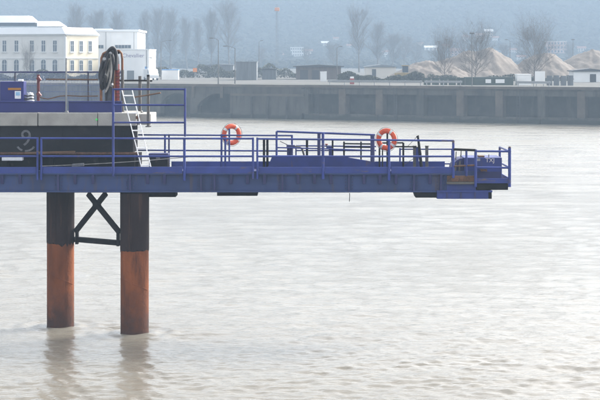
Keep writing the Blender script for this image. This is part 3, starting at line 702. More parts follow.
# vehicles on the far bank (side view)
def vehicle(name, label, cat, px, Y, L, H, body, prof, wins, wheels, r=0.33, wid=1.8, flip=1):
    x = WX(px, Y); t = thing(name, label, cat, (x, Y, QTOP))
    P = [(x + flip * (u - 0.5) * L, QTOP + 0.28 + v * (H - 0.28)) for u, v in prof]
    MB().xz(P, Y - wid / 2, Y + wid / 2).build('body', M[body], t, bevel=0.06)
    for (u0, u1, v0, v1, sl) in wins:
        pl = [(x + flip * (u0 - .5) * L, QTOP + .28 + v0 * (H - .28)), (x + flip * (u1 - .5) * L, QTOP + .28 + v0 * (H - .28)), (x + flip * (u1 - .5 - sl) * L, QTOP + .28 + v1 * (H - .28)), (x + flip * (u0 - .5) * L, QTOP + .28 + v1 * (H - .28))]
        MB().xz(pl, Y - wid / 2 - 0.012, Y - wid / 2 + 0.02).build('window', M['glass'], t)
    for u in wheels:
        for sy in (-1, 1):
            cx = x + flip * (u - .5) * L; cy = Y + sy * (wid / 2 - .08)
            w_ = MB().tube([(cx, cy - .11, QTOP + r), (cx, cy + .11, QTOP + r)], r, 14).build('wheel', M['tyre'], t)
            MB().tube([(cx, cy - .122, QTOP + r), (cx, cy + .122, QTOP + r)], r * .55, 10).build('rim', M['grey'], w_)
    return t
van_prof = [(0, .05), (1, .05), (1, .38), (.93, .52), (.80, .97), (.76, 1), (.02, 1), (0, .95)]
car_prof = [(0, .1), (1, .1), (1, .42), (.95, .5), (.74, .58), (.60, .97), (.22, 1), (.06, .62), (0, .55)]
van = vehicle('parked_van', 'white van parked by the end of the low white warehouse', 'van', 151, 288, 4.6, 2.1, 'carwhite', van_prof, [(.74, .86, .55, .9, .06)], (.18, .8))
van.rotation_euler.z = R(-70)
MB().obox(Vector((van.location.x + 2.02 * math.cos(R(-70)), van.location.y + 2.02 * math.sin(R(-70)), QTOP + 1.5)), Vector((math.cos(R(20)), math.sin(R(20)), 0)), Vector((math.cos(R(-70)), math.sin(R(-70)), 0)), Z3, .7, .03, .28)
mk = thing('marker_block', 'tiny red and white marker block on the quay left of the lone tall tree', 'marker', (WX(352, 240), 240, QTOP))
MB().box(WX(349.8, 240), WX(354.2, 240), 239.7, 240.3, QTOP, WZ(78.4, 240)).build('base', M['carred'], mk, bevel=.03)
MB().box(WX(350.2, 240), WX(353.8, 240), 239.75, 240.25, WZ(78.4, 240) + .004, WZ(76.6, 240)).build('top', M['white'], mk, bevel=.03)

def loader():
    Y = 268; x = WX(404, Y)
    t = thing('wheel_loader', 'yellow wheel loader working at the foot of the small gravel heap', 'loader', (x, Y, QTOP))
    MB().xz([(x - 1.6, QTOP + .6), (x + .9, QTOP + .6), (x + .9, QTOP + 1.5), (x - .2, QTOP + 1.6), (x - 1.6, QTOP + 1.5)], Y - .8, Y + .8).build('body', M['yellow'], t, bevel=0.05)
    cb = MB().box(x - .3, x + .7, Y - .6, Y + .6, QTOP + 1.61, QTOP + 2.7).build('cab', M['glass'], t, bevel=0.05)
    MB().box(x - .4, x + .8, Y - .7, Y + .7, QTOP + 2.704, QTOP + 2.85).build('cab_roof', M['yellow'], cb)
    for sy in (-.6, .6): MB().bar((x + .9, Y + sy, QTOP + 1.2), (x + 2.4, Y + sy, QTOP + .6), .14, .22).build('arm', M['yellow'], t)
    MB().xz([(x + 2.3, QTOP + .1), (x + 3.2, QTOP + .1), (x + 3.2, QTOP + .25), (x + 2.55, QTOP + .3), (x + 2.6, QTOP + 1.0), (x + 2.4, QTOP + 1.0)], Y - 1.1, Y + 1.1).build('bucket', M['dullgrey'], t)
    for dx in (-1.0, .9):
        for sy in (-.95, .95): MB().tube([(x + dx, Y + sy - .2, QTOP + .62), (x + dx, Y + sy + .2, QTOP + .62)], .62, 16).build('wheel', M['tyre'], t)
loader()

# houses on the hillside
HOUSES = []
def house(label, px, py0, w_px, h_px, Y, wm='plaster', rm='tile', flat=False, name='house', floors=2, cols=3):
    Y = 660
    while Y < 1340 and HILL(WX(px, Y), Y) < WZ(py0 + h_px, Y): Y += 4
    x = WX(px, Y); W = w_px / F * Y; zt_ = WZ(py0, Y); H = h_px / F * Y; zb = zt_ - H; gz = min(zb, HILL(x, Y) - 0.5); HOUSES.append((x, Y, W, zb - (zb - HC) * 0.12 - 6))
    t = thing(name, label, 'building', (x, Y, gz), 'buildings on the hazy hillside')
    rh = 0 if flat else min(W * .28, H * .4)
    MB().box(x - W / 2, x + W / 2, Y, Y + W * .8, gz, zt_ - rh).build('wall', M[wm], t)
    if flat: MB().box(x - W / 2 - .2, x + W / 2 + .2, Y - .2, Y + W * .8 + .2, zt_ - rh + .01, zt_ + .35).build('roof', M[rm], t)
    else:
        y0, y1 = Y - .4, Y + W * .8 + .4; ym = (y0 + y1) / 2; a, b = x - W / 2 - .4, x + W / 2 + .4; z0 = zt_ - rh + .01
        MB().add([(a, y0, z0), (b, y0, z0), (b, y1, z0), (a, y1, z0), (a, ym, zt_), (b, ym, zt_)], [(0, 1, 5, 4), (2, 3, 4, 5), (0, 4, 3), (1, 2, 5), (0, 3, 2, 1)]).build('roof', M[rm], t)
    hh = zt_ - rh - zb
    for f in range(floors):
        for c in range(cols):
            cx = x - W / 2 + W * (c + .5) / cols; cz = zb + hh * (f + .55) / floors; ww = min(W / cols * .45, 1.6); wh = min(hh / floors * .5, 1.6)
            MB().box(cx - ww / 2, cx + ww / 2, Y - .08, Y - .01, cz - wh / 2, cz + wh / 2).build('window', M['glass'], t)
house('white apartment block behind the long brown shed', 297, 47.5, 13, 9, 760, 'white', 'roofwhite', True, 'apartment_block', 3, 6)
house('smaller white block adjoining the right of the white apartment block', 309, 49, 7, 6, 770, 'white', 'tile', False, 'house', 2, 3)
house('pink apartment block above the pointed gravel heap', 557, 41.5, 19, 12, 700, 'pink', 'plaster', True, 'apartment_block', 3, 6)
for i, (px, py, wp, hp, Y, wm, rm, lb) in enumerate([
    (431, 45.5, 12, 5, 640, 'white', 'roofwhite', 'white hall with pale roof left of the two lamp posts on the heap'),
    (466, 35, 6, 6, 800, 'white', 'tile', 'small white house left of the tall quay lamp'),
    (480, 33, 7, 7, 820, 'white', 'tile', 'white house right of the tall quay lamp, beside the highest one'),
    (489, 29, 8, 8, 880, 'plaster', 'roofwhite', 'highest pale house of the cluster above the biggest heap'),
    (496, 36, 6, 5, 760, 'white', 'tile', 'white house at the right end of the cluster above the biggest heap'),
    (456, 48, 10, 8, 560, 'pink', 'tile', 'pinkish house showing in the dip before the biggest heap'),
    (446, 44, 7, 5, 620, 'plaster', 'tile', 'pale house just behind the close pair of lamp posts'),
    (325, 41, 7, 5, 900, 'plaster', 'roofwhite', 'faint small house above the right end of the long shed'),
    (336, 37, 5, 4, 940, 'plaster', 'tile', 'tiny faint house between the white block and the lone tall tree'),
    (386, 50, 7, 7, 640, 'white', 'tile', 'pale house right of the lone tall tree'),
    (513, 48, 7, 5, 640, 'plaster', 'tile', 'pale house right of the biggest heap summit'),
    (522, 55, 9, 5, 560, 'white', 'tile', 'low white house left of the pointed heap'),
    (283, 53, 6, 4, 720, 'plaster', 'tile', 'faint house just left of the white apartment block'),
    (420, 42, 6, 4, 860, 'plaster', 'tile', 'faint small house above the copse'),
    (350, 44, 6, 4, 850, 'plaster', 'tile', 'faint small house behind the fan-shaped tree'),
    (582, 46, 8, 6, 680, 'plaster', 'tile', 'pale house right of the pink apartment block')]):
    house(lb, px, py, wp, hp, Y, wm, rm)

# tree canopy of the hillside: far wood that reads as one mass
def far_wood():
    rng = np.random.default_rng(11); mb = MB()
    for i in range(12000):
        y = 700 + 670 * rng.random(); x = (rng.random() - 0.5) * 0.6 * y
        z = HILL(x, y); r = 1.6 + 1.9 * rng.random(); hh = 2.2 + 2.0 * rng.random()
        if rng.random() < 0.2 or any(hy - 130 < y < hy + 3 and abs(x - hx * y / hy) < hw * 0.62 and HILL(x, y) + 5 > hz0 for hx, hy, hw, hz0 in HOUSES): continue
        vs = []
        for lv, (rr, zz) in enumerate(((0.75, 0.15), (1.0, 0.5), (0.6, 0.85))):
            for k in range(5):
                a = k * 1.2566 + lv * 0.6 + i; q = rr * r * (0.7 + 0.6 * rng.random()); vs.append((x + q * math.cos(a), y + q * math.sin(a), z + hh * zz + rng.normal(0, .5)))
        vs.append((x, y, z + hh))
        fs = [(l * 5 + k, l * 5 + (k + 1) % 5, l * 5 + 5 + (k + 1) % 5, l * 5 + 5 + k) for l in (0, 1) for k in range(5)] + [(10 + k, 10 + (k + 1) % 5, 15) for k in range(5)]
        mb.add(vs, fs)
    o = mb.build('woodland', mat('winter_crowns', (0.058, 0.058, 0.045), 1.0, 0.15, 0.02, spec=0.0)); o['kind'] = 'stuff'; o['label'] = 'winter woodland covering the far hillside'
far_wood()

# ------------------------------------------------------------------ the jetty
Y0 = 50.0; YB = 52.5
def X(px, Y=Y0): return WX(px, Y)
def Z(py, Y=Y0): return WZ(py, Y)
XL = X(-60)
jetty = thing('jetty', 'blue steel jetty deck carried on two piles over the river', 'jetty', (X(250), 51.2, Z(168)))
zTop, zToeB, zBot = Z(166.7), Z(174.2), Z(192)
seams = [-60, 58, 130, 201, 214.5, 282.5, 349, 414, 441, 476]
for a, b in zip(seams[:-1], seams[1:]):
    dy = random.uniform(0, 0.012)
    MB().box(X(a) + .006, X(b) - .006, 50.07 + dy, 50.10 + dy, zBot + .035, zToeB + 0.1).build('web_plate', M['web'], jetty)
MB().box(XL, X(436), 49.99, 50.30, zBot - .012, zBot + .033).build('bottom_flange', M['web'], jetty, bevel=0.008)
MB().box(XL, X(452), 50.02, 50.26, zToeB + .06, zToeB + .10).build('top_flange', M['web'], jetty)
for s in seams[1:-1]:
    MB().box(X(s) - .03, X(s) + .03, 50.0, 50.068, zBot + .035, zToeB - .005).build('stiffener', M['darkblue'], jetty)
for s in seams[1:-1]:                          # bolted splices each side of the seams
    bm_ = MB()
    for dx in (-.11, .11):
        for k in range(5):
            z_ = zBot + .12 + k * .10; bm_.tube([(X(s) + dx, 50.072, z_), (X(s) + dx, 50.035, z_)], .02, 6)
    bm_.build('bolt_row', M['darkblue'], jetty)['kind'] = 'stuff'
for a, b in ((-60, 36.3), (42.5, 112), (114.6, 182.4), (185.4, 252), (258.6, 321.8), (324.6, 388), (391, 454)):
    MB().box(X(a), X(b), 49.95, 49.985, zToeB + .03, zTop - random.uniform(0, .012)).build('toe_board', M['toe'], jetty, bevel=0.006)
MB().box(XL, X(452), 49.955, 49.995, zToeB - .012, zToeB + .027).build('toe_angle', M['web'], jetty)
for px in (2, 20, 75, 93, 147.5, 164.5, 231, 247.5, 264.5, 298, 314.5, 331, 364, 380, 396, 430):
    xx = X(px); w_ = .045
    MB().add([(xx - w_, 50.066, Z(184)), (xx + w_, 50.066, Z(184)), (xx + w_, 50.066, zToeB - .02), (xx - w_, 50.066, zToeB - .02),
              (xx - w_, 50.03, Z(184)), (xx + w_, 50.03, Z(184)), (xx + w_, 49.96, zToeB - .02), (xx - w_, 49.96, zToeB - .02)],
             [(0, 1, 2, 3), (7, 6, 5, 4), (0, 4, 5, 1), (1, 5, 6, 2), (2, 6, 7, 3), (3, 7, 4, 0)]).build('bracket', M['darkblue'], jetty)
MB().box(XL, X(453), 50.265, YB - .03, Z(175.5), Z(174)).build('deck_plate', M['darkblue'], jetty)
MB().box(XL, X(441), YB - .06, YB - .03, zBot + .0, Z(176)).build('far_web_plate', M['web'], jetty)
MB().box(X(165), X(452), YB - .025, YB + .01, Z(176), zTop + .01).build('far_toe_board', M['toe'], jetty)
for px in (-30, 20, 100, 180, 270, 330, 395):
    MB().box(X(px) - .12, X(px) + .12, 50.31, YB - .065, zBot + .1, Z(175.6)).build('cross_beam', M['darkblue'], jetty)
# dark bearers hanging under the girder
for a, b, yb, d0, d1 in ((140, 174.5, 198.5, 50.5, 51.3), (216, 257, 197.5, 50.6, 51.6), (289, 362, 193.6, 50.4, 51.4)):
    MB().box(X(a), X(b), d0, d1, Z(yb), zBot - .016).build('bearer', M['black'], jetty, bevel=0.01)
MB().box(X(59), X(128), 50.35, 50.6, zBot - .05, zBot - .016).build('bearer', M['darkblue'], jetty)

def rail_group(name, label, cat, posts, rails, Y, m, r=0.032, pr=0.034, z_foot=None, loc=None):
    """posts: (px, ytop, ybottom[, r, mat]); rails: (x0, x1, y0[, y1])"""
    t = thing(name, label, cat, loc or at(posts[0][0], posts[0][2], Y), None)
    for p in posts:
        rr = p[3] if len(p) > 3 else pr; mm = M[p[4]] if len(p) > 4 else m
        MB().tube([at(p[0], p[2], Y), at(p[0], p[1], Y)], rr, 10).build('post', mm, t, smooth=True)
    for q in rails:
        y1 = q[3] if len(q) > 3 else q[2]
        MB().tube([at(q[0], q[2], Y), at(q[1], y1, Y)], r, 10).build('rail', m, t, smooth=True)
    return t
YF = 49.91
rail_group('railing', 'short blue railing panel in front of the painted number', 'railing', [(37.4, 137.3, 180), (-20, 138, 180)], [(-50, 37.4, 138.2), (-50, 37.4, 156.3)], YF, M['toe'])
rail_group('railing', 'long front blue railing from the painted number to the double posts', 'railing',
           [(41.2, 137.3, 180), (184.4, 137.5, 180.5, .042), (253, 137.5, 179)], [(41.2, 253, 138.3, 138.6), (41.2, 253, 156.3)], YF, M['toe'])
rail_group('railing', 'front blue railing from the double posts to the stepped end platform', 'railing',
           [(257.3, 137.5, 179), (323, 132.5, 179, .045), (389, 139, 180.5, .042), (453.3, 140, 178, .04)], [(257.3, 453.3, 138.8, 140.7), (257.3, 453.3, 156.4)], YF, M['toe'])
rail_group('stair_railing', 'high blue railing of two tall posts and three bars in front of the ladder', 'railing',
           [(113.2, 88.3, 176.5, .04), (185, 88.3, 136.5, .036)], [(113.2, 185.6, 89.2), (113.2, 185, 105), (113.2, 185, 122.5)], YF - 0.085, M['blue'])
rail_group('railing', 'rear blue railing behind the first life ring', 'railing',
           [(165, 134.2, 169), (169, 134.2, 169, .03, 'darkblue'), (221.5, 134.2, 169), (225.3, 137, 169), (292, 135, 169)], [(138, 292.5, 134.8, 135.6), (138, 292, 150.2, 151)], YB - .01, M['blue'], r=0.028)
rail_group('railing', 'low rear blue railing beyond the gangway', 'railing',
           [(296, 145.5, 165, .025), (400, 148, 166, .03), (452, 149, 166, .03)], [(296, 376, 145.7, 146.5), (296, 376, 150.5), (400, 453, 149.2), (400, 453, 163.8)], YB + .06, M['blue'], r=0.024)
# dark standpipes
for px, yt, lb in ((264, 139, 'black standpipe behind the double posts, first of three'), (267.4, 139, 'black standpipe close beside the first near the double posts'), (307, 139.5, 'black standpipe between the gangway posts')):
    o = thing('standpipe', lb, 'pipe', at(px, 171.5, 51.2), 'dark standpipes on the jetty deck')
    MB().tube([at(px, 171.5, 51.2), at(px, yt, 51.2)], .04, 8).build('pipe', M['black'], o, smooth=True)
    MB().tube([at(px, yt, 51.2), at(px, yt - .8, 51.2)], .055, 8).build('cap', M['black'], o, smooth=True)

# gangway ramp with sloping rails
def gangway():
    ya, yb = 50.95, 52.0
    t = thing('gangway', 'sloping blue gangway ramp with handrails lying on the jetty deck', 'gangway', at(320, 171.5, 51.4))
    for y in (ya, yb):
        s = 0.045
        pl = [(266, 171.5), (272.5, 155.3), (338, 155.6), (375, 162.0), (375.5, 171.5)]
        MB().xz([(WX(p, y), WZ(q, y)) for p, q in pl], y - s, y + s).build('side_girder', M['blue'] if y == ya else M['darkblue'], t)
        MB().tube([at(276.6, 131.4, y), at(375, 134.9, y)], .034, 10).build('handrail', M['blue'], t, smooth=True)
        for (p, q, e, rr) in ((276.6, 131.4, 155.3, .035), (319, 133, 155.3, .055), (372.5, 134.6, 161.8, .07)):
            MB().tube([at(p, e, y), at(p, q, y)], rr, 10).build('post', M['darkblue'] if p > 300 else M['blue'], t, smooth=True)
        MB().tube([at(276.6, 147.5, y), at(319, 148.6, y), at(372.5, 150.5, y)], .022, 8).build('mid_rail', M['blue'], t, smooth=True)
    MB().xz([(WX(273, ya), WZ(157, ya)), (WX(338, ya), WZ(157.3, ya)), (WX(374, ya), WZ(163.5, ya)), (WX(374, ya), WZ(165, ya)), (WX(273, ya), WZ(160, ya))], ya + .05, yb - .05).build('tread_plate', M['darkblue'], t)
gangway()
# black pipe frame
rail_group('pipe_frame', 'black square pipe frame at the foot of the gangway', 'pipe frame', [(344, 141.5, 171.5, .03), (361, 141.5, 171.5, .026)], [(344, 371, 143.6, 144), (344, 371, 147, 147.3)], 51.7 - .5 + .33, M['black'], r=0.025)
rail_group('pipe_frame', 'dark pipe frame just right of the second life ring', 'pipe frame', [(379.5, 145, 171.5, .03), (382.5, 147, 171.5, .022), (403.3, 142.8, 171.5, .034)], [(379.5, 403.3, 143, 142.8), (379.5, 416, 146.4, 146.8)], 51.6, M['black'], r=0.026)
# bollard, valve, bent pipe
def small_fittings():
    t = thing('mooring_post', 'dark blue twin mooring post with a slanting lever on the deck', 'mooring post', at(290, 171.5, 51.95))
    for p in (288.6, 291.4): MB().tube([at(p, 171.5, 52.1), at(p, 145, 52.1)], .055, 10).build('post', M['darkblue'], t, smooth=True)
    MB().bar(at(286.5, 146, 52.1), at(295, 146.4, 52.1), .12, .09).build('cross_head', M['darkblue'], t, bevel=.01)
    MB().tube([at(280, 141.2, 52.1), at(290, 146, 52.1)], .014, 6).build('lever', M['dullgrey'], t)
    t = thing('valve', 'small blue valve with a red cap behind the third front post', 'valve', at(329, 171.5, 52.15))
    MB().tube([at(330.5, 171.5, 52.15), at(330.5, 146, 52.15)], .06, 10).build('body', M['blue'], t, smooth=True)
    MB().bar(at(326.3, 147.3, 52.15), at(333, 147.6, 52.15), .07, .07).build('branch', M['blue'], t)
    MB().tube([at(326.5, 147, 52.15), at(326.5, 144.9, 52.15)], .02, 8).build('spindle', M['dullgrey'], t)
    MB().tube([at(326.5, 144.9, 52.15), at(326.5, 143.8, 52.15)], .05, 10).build('cap', M['red'], t)
    t = thing('bent_pipe', 'grey bent pipe curving down to the deck beside a black standpipe', 'pipe', at(303, 171.5, 52.2))
    MB().tube([at(295, 146.5, 52.2), at(300, 147, 52.2), at(302.5, 149.5, 52.2), at(304, 155, 52.2), at(305, 171.5, 52.2)], .035, 8).build('pipe', M['dullgrey'], t, smooth=True)
    MB().tube([at(293.6, 146.4, 52.2), at(295, 146.5, 52.2)], .055, 10).build('flange', M['dullgrey'], t)
    t = thing('vent_pipe', 'black vent pipe just left of the black square pipe frame', 'pipe', at(332.6, 171.5, 51.7))
    MB().tube([at(332.6, 171.5, 51.75), at(332.6, 140, 51.75)], .03, 8).build('pipe', M['black'], t, smooth=True)
    MB().tube([at(332.6, 140, 51.75), at(332.6, 138.8, 51.75)], .05, 8).build('cap', M['black'], t)
small_fittings()

# davit and posts towards the end
def davit():
    t = thing('davit', 'leaning black davit pole with a wire stay near the jetty end', 'davit', at(421, 171.5, 51.6))
    MB().tube([at(421.8, 171.5, 51.6), at(419.8, 152, 51.6), at(418, 137, 51.6)], [.055, .05, .035], 8).build('pole', M['black'], t, smooth=True)
    MB().tube([at(418, 137, 51.6), at(417.3, 135.8, 51.6)], .05, 8).build('sheave', M['black'], t)
    MB().tube([at(417.4, 136.4, 51.6), at(407, 147, 51.6)], .009, 5).build('stay', M['dullgrey'], t)
    MB().tube([at(414.5, 158, 51.6), at(404, 164.5, 51.6)], .009, 5).build('stay', M['dullgrey'], t)
    MB().box(X(419.5), X(424), 51.4, 51.8, Z(169.1, 51.5), Z(171.5, 51.5)).build('base', M['black'], t)
    for (px, m, lb, yt, r_) in ((414.6, 'dullgrey', 'grey square post left of the leaning davit, by its blue twin', 146.5, .05), (417.2, 'blue', 'blue post directly behind the leaning davit', 147.5, .05), (426.8, 'dullgrey', 'rusty grey post right of the leaning davit', 146.5, .05)):
        o = thing('deck_post', lb, 'post', at(px, 171.5, 52.0), 'posts near the davit')
        MB().box(WX(px, 52) - r_, WX(px, 52) + r_, 51.95, 52.05, WZ(171.5, 52), WZ(yt, 52)).build('shaft', M[m], o, bevel=.008)
        MB().box(WX(px, 52) - r_ - .015, WX(px, 52) + r_ + .015, 51.93, 52.07, WZ(yt, 52) + .003, WZ(yt - .9, 52)).build('cap', M['dullgrey'], o, bevel=.008)
davit()

# life rings
def life_ring(label, px, py, Y, yaw, stand, seed):
    c = at(px, py, Y); t = thing('life_ring', label, 'life ring', c, 'orange life rings')
    Rm, rm = 0.285, 0.085
    ux = Vector((math.cos(yaw), math.sin(yaw), 0)); un = Vector((-math.sin(yaw), math.cos(yaw), 0))
    def torus(a0, a1, r, nseg, fl=0.72):
        mb = MB(); n = 14; rg = []
        full = abs(a1 - a0 - 2 * math.pi) < 1e-4
        for i in range(nseg if full else nseg + 1):
            a = a0 + (a1 - a0) * i / nseg; rad = ux * math.cos(a) + Z3 * math.sin(a)
            rg.append([c + rad * (Rm + r * math.cos(b)) + un * (r * fl * math.sin(b)) for b in [2 * math.pi * k / n for k in range(n)]])
        m_ = len(rg); mb.v = [tuple(v) for q in rg for v in q]
        for i in range(m_ if full else m_ - 1):
            for k in range(n): mb.f.append((i * n + k, i * n + (k + 1) % n, ((i + 1) % m_) * n + (k + 1) % n, ((i + 1) % m_) * n + k))
        return mb
    torus(0, 2 * math.pi, rm, 44).build('ring', M['orange'], t, smooth=True)
    for k in range(4):
        a = R(55 + 90 * k); torus(a - .13, a + .13, rm + .004, 5).build('band', M['tape'], t, smooth=True)
    pts = []
    for k in range(4):
        a0 = R(55 + 90 * k)
        for j in range(8):
            f = j / 8; a = a0 + f * math.pi / 2; rr = Rm + rm + .012 + .022 * math.sin(f * math.pi)
            pts.append(c + (ux * math.cos(a) + Z3 * math.sin(a)) * rr)
    MB().tube(pts, .009, 5, closed=True).build('grab_rope', M['hoselight'], t)
    return c
life_ring('orange life ring on the rear railing nearer the ladder', 231.6, 134.5, 52.85, R(30), None, 1)
life_ring('orange life ring near the jetty end above the dark pipe frame', 386.5, 139.4, 51.1, R(-28), None, 2)
def ring_stand(px, y0, Y, m, label):
    t = thing('ring_stand', label, 'stand', at(px, 166, Y)); 
    MB().tube([at(px, 171.5, Y), at(px, y0, Y)], .03, 8).build('post', M[m], t, smooth=True)
    MB().bar(at(px, y0 + 1, Y - .09), at(px, y0 + 1, Y + .12), .05, .04).build('hook', M[m], t)
    MB().bar(at(px - 3.4, y0 + 10, Y), at(px + 3.4, y0 + 10, Y), .03, .05).build('cross_bar', M[m], t)
ring_stand(229.3, 128.5, 52.62, 'blue', 'slim blue stand carrying the life ring nearer the ladder')
ring_stand(387.3, 133, 51.3, 'black', 'dark stand carrying the life ring near the jetty end')

# ------------------------------------------------------------------ end platform and winch
def end_platform():
    t = thing('end_platform', 'stepped blue platform with dark underside at the outer end of the jetty', 'platform', at(475, 182, 50.8))
    MB().box(X(475.6), X(511), 49.96, 50.0, Z(183.2), Z(178.2)).build('edge_board', M['toe'], t, bevel=.006)
    MB().box(X(511) - .035, X(511), 50.003, YB, Z(183.2), Z(178.4)).build('edge_board', M['toe'], t, bevel=.006)
    MB().box(X(476.5), X(508.2), 50.003, YB - .1, Z(190), Z(183.5)).build('under_tray', M['black'], t, bevel=.02)
    MB().box(X(476), X(511) - .04, 50.003, YB, Z(183.1), Z(181.8)).build('floor_plate', M['rust'], t)
    MB().box(X(447), X(475), 49.93, 50.02, Z(181.5), Z(175.6)).build('rusty_plate', M['rust'], t, bevel=.01)
    MB().box(X(446.5), X(476), 49.9, 50.03, Z(184), Z(181.7)).build('ledge_angle', M['dullgrey'], t, bevel=.008)
    MB().box(X(447), X(476), 50.04, 50.09, Z(191), Z(184)).build('side_plate', M['blue'], t)
    MB().box(X(453), X(476), 50.1, YB, Z(181.5), Z(178.5)).build('floor_plate', M['darkblue'], t)
    # beam box slung below
    MB().box(X(437), X(488.5), 50.02, 50.9, Z(199), Z(191.4)).build('lower_beam', M['blue'], t, bevel=.01)
    MB().box(X(436.5), X(492.4), 49.98, 50.02 - .003, Z(192.2), Z(190.4)).build('lower_flange', M['blue'], t)
    MB().box(X(488.6), X(492), 50.05, 50.9, Z(199), Z(190.6)).build('beam_end', M['black'], t, bevel=.01)
    MB().xz([(X(414), Z(192.6)), (X(436.8), Z(192.6)), (X(436.8), Z(198)), (X(416), Z(198))], 50.1, 50.8).build('bearer', M['black'], t)
    for px in (447, 461, 475): MB().box(X(px) - .025, X(px) + .025, 49.995, 50.018, Z(198.6), Z(192.3)).build('stiffener', M['darkblue'], t)
    # railing of the platform
    YR = 49.9
    rl = thing('end_railing', 'blue railing round the outer end platform with a dark bar at its start', 'railing', at(475, 187, YR))
    for (p, a, b, r_) in ((475.6, 149.5, 187, .045), (509.6, 147.8, 187, .05)): MB().tube([at(p, b, YR), at(p, a, YR)], r_, 10).build('post', M['toe'], rl, smooth=True)
    MB().tube([at(509.6, 147.9, YR), at(509.6, 146.6, YR)], .04, 8).build('post_cap', M['rust'], rl)
    MB().tube([at(453.3, 149.3, YR), at(475.6, 150.2, YR)], .04, 8).build('rail', M['black'], rl, smooth=True)
    MB().tube([at(475.6, 151.2, YR), at(511, 151.4, YR)], .034, 10).build('rail', M['toe'], rl, smooth=True)
    MB().tube([at(475.6, 167.4, YR), at(511, 167.8, YR)], .034, 10).build('rail', M['toe'], rl, smooth=True)
    MB().tube([at(453.3, 166.3, YR), at(475.6, 165.2, YR)], .03, 10).build('rail', M['rust'], rl, smooth=True)
    MB().tube([at(466.4, 176, YR), at(466.4, 150, YR)], .035, 8).build('post', M['blue'], rl, smooth=True)
    MB().tube([(X(509.6), YR, Z(151.4)), (X(509.6), YB - .05, Z(151.4))], .03, 8).build('rail', M['toe'], rl, smooth=True)
    MB().tube([(X(509.6), YR, Z(167.6)), (X(509.6), YB - .05, Z(167.6))], .03, 8).build('rail', M['toe'], rl, smooth=True)
    MB().tube([(X(509.6), YB - .05, Z(183)), (X(509.6), YB - .05, Z(151))], .04, 8).build('post', M['blue'], rl, smooth=True)
end_platform()
def winch():
    t = thing('winch_housing', 'blue machinery housing with rounded hood and white markings on the end platform', 'winch', at(480, 181, 50.8))
    YW = 50.35
    MB().box(X(464, YW), X(502, YW), YW, YW + 1.3, Z(181.6, YW), Z(157.6, YW)).build('casing', M['blue'], t, bevel=.015)
    MB().box(X(465, YW), X(501, YW), YW - .02, YW - .003, Z(179.6, YW), Z(171.6, YW)).build('lower_panel', M['darkblue'], t, bevel=.006)
    hood = [(452, 177), (452, 171)] + [(463.8 - 11.8 * math.cos(a), 171 - 12.8 * math.sin(a)) for a in [R(d) for d in (15, 30, 45, 60, 75, 88)]] + [(463.8, 177)]
    MB().xz([(X(p, YW), Z(q, YW)) for p, q in hood], YW + .1, YW + 1.1).build('hood', M['darkblue'], t, bevel=.01)
    for k, p in enumerate((455, 459)): MB().tube([(X(p, YW), YW + .06, Z(176, YW)), (X(p + 1.2, YW), YW + .06, Z(163 - 2 * k, YW))], .03, 6).build('hood_rib', M['dullgrey'], t)
    MB().box(X(453, YW), X(464, YW), YW + .05, YW + 1.2, Z(181, YW), Z(177, YW)).build('base_frame', M['dullgrey'], t, bevel=.01)
    for p, q in ((455.5, 151.5), (460.5, 150.5)): MB().tube([at(p, 163, YW + .4), at(p + .7, q, YW + .4)], .018, 6).build('lever', M['dullgrey'], t)
    MB().box(X(475.8, YW), X(480.2, YW), YW - .012, YW - .002, Z(161, YW), Z(158.4, YW)).build('label_plate', M['grey'], t)
    text_obj('TXJ', .19, (X(490, YW), YW - .012, Z(160.4, YW)), (R(90), 0, 0), M['tape'], t)
    MB().box(X(479, YW), X(485, YW), YW + .1, YW + .5, Z(157.55, YW), Z(155.9, YW)).build('filler_cap', M['wood'], t, bevel=.01)
    MB().tube([(X(489.5, YW), YW + .2, Z(157.5, YW)), (X(489.5, YW), YW + .2, Z(154.8, YW))], .015, 6).build('lifting_eye', M['dullgrey'], t)
    MB().xz([(X(480.5), Z(169.8)), (X(488), Z(169.8)), (X(488), Z(172.2)), (X(485), Z(171.6)), (X(482), Z(172))], YW - .12, YW - .024).build('bracket', M['rust'], t)
winch()

# ------------------------------------------------------------------ piles and bracing
def pile(px, ywater, wpx, ysplit, label, seed):
    Yc = HC * F / (ywater - YH) + 0.45; x = WX(px, Yc - .2); r = wpx / 2 / F * (Yc - 0.1)
    t = thing('steel_pile', label, 'pile', (x, Yc, 0), 'steel piles under the jetty')
    zs = WZ(ysplit, Yc - .45); zt_ = zBot - .06
    MB().tube([(x, Yc, -1.0), (x, Yc, zs)], r, 40).build('shaft', M['pile'], t, smooth=True)
    rnd = random.Random(seed); n = 48; mb = MB(); rr = r + .012
    low = [zs + .02 * rnd.gauss(0, 1) - .03 - (.16 * rnd.random() if rnd.random() < .14 else 0) for _ in range(n)]
    for k in range(n): a = 2 * math.pi * k / n; mb.v.append((x + rr * math.cos(a), Yc + rr * math.sin(a), low[k]))
    for k in range(n): a = 2 * math.pi * k / n; mb.v.append((x + rr * math.cos(a), Yc + rr * math.sin(a), zt_))
    mb.f = [(k, (k + 1) % n, n + (k + 1) % n, n + k) for k in range(n)] + [tuple(range(n, 2 * n)), tuple(range(n))[::-1]]
    mb.build('tar_sleeve', M['sleeve'], t, smooth=True)
    w = MB().tube([(x - rr * .2, Yc - rr - .004, zs), (x - rr * .2, Yc - rr - .004, zt_)], .012, 5); w.build('weld_seam', M['sleeve'], t)
    hx = MB()
    pts = [(x + (r + .004) * math.sin(-1.2 + 2.4 * i / 14), Yc - (r + .004) * math.cos(-1.2 + 2.4 * i / 14), 1.9 - .5 * i / 14) for i in range(15)]
    hx.tube(pts, .012, 5).build('weld_seam', M['pile'], t)
    return x, Yc, r
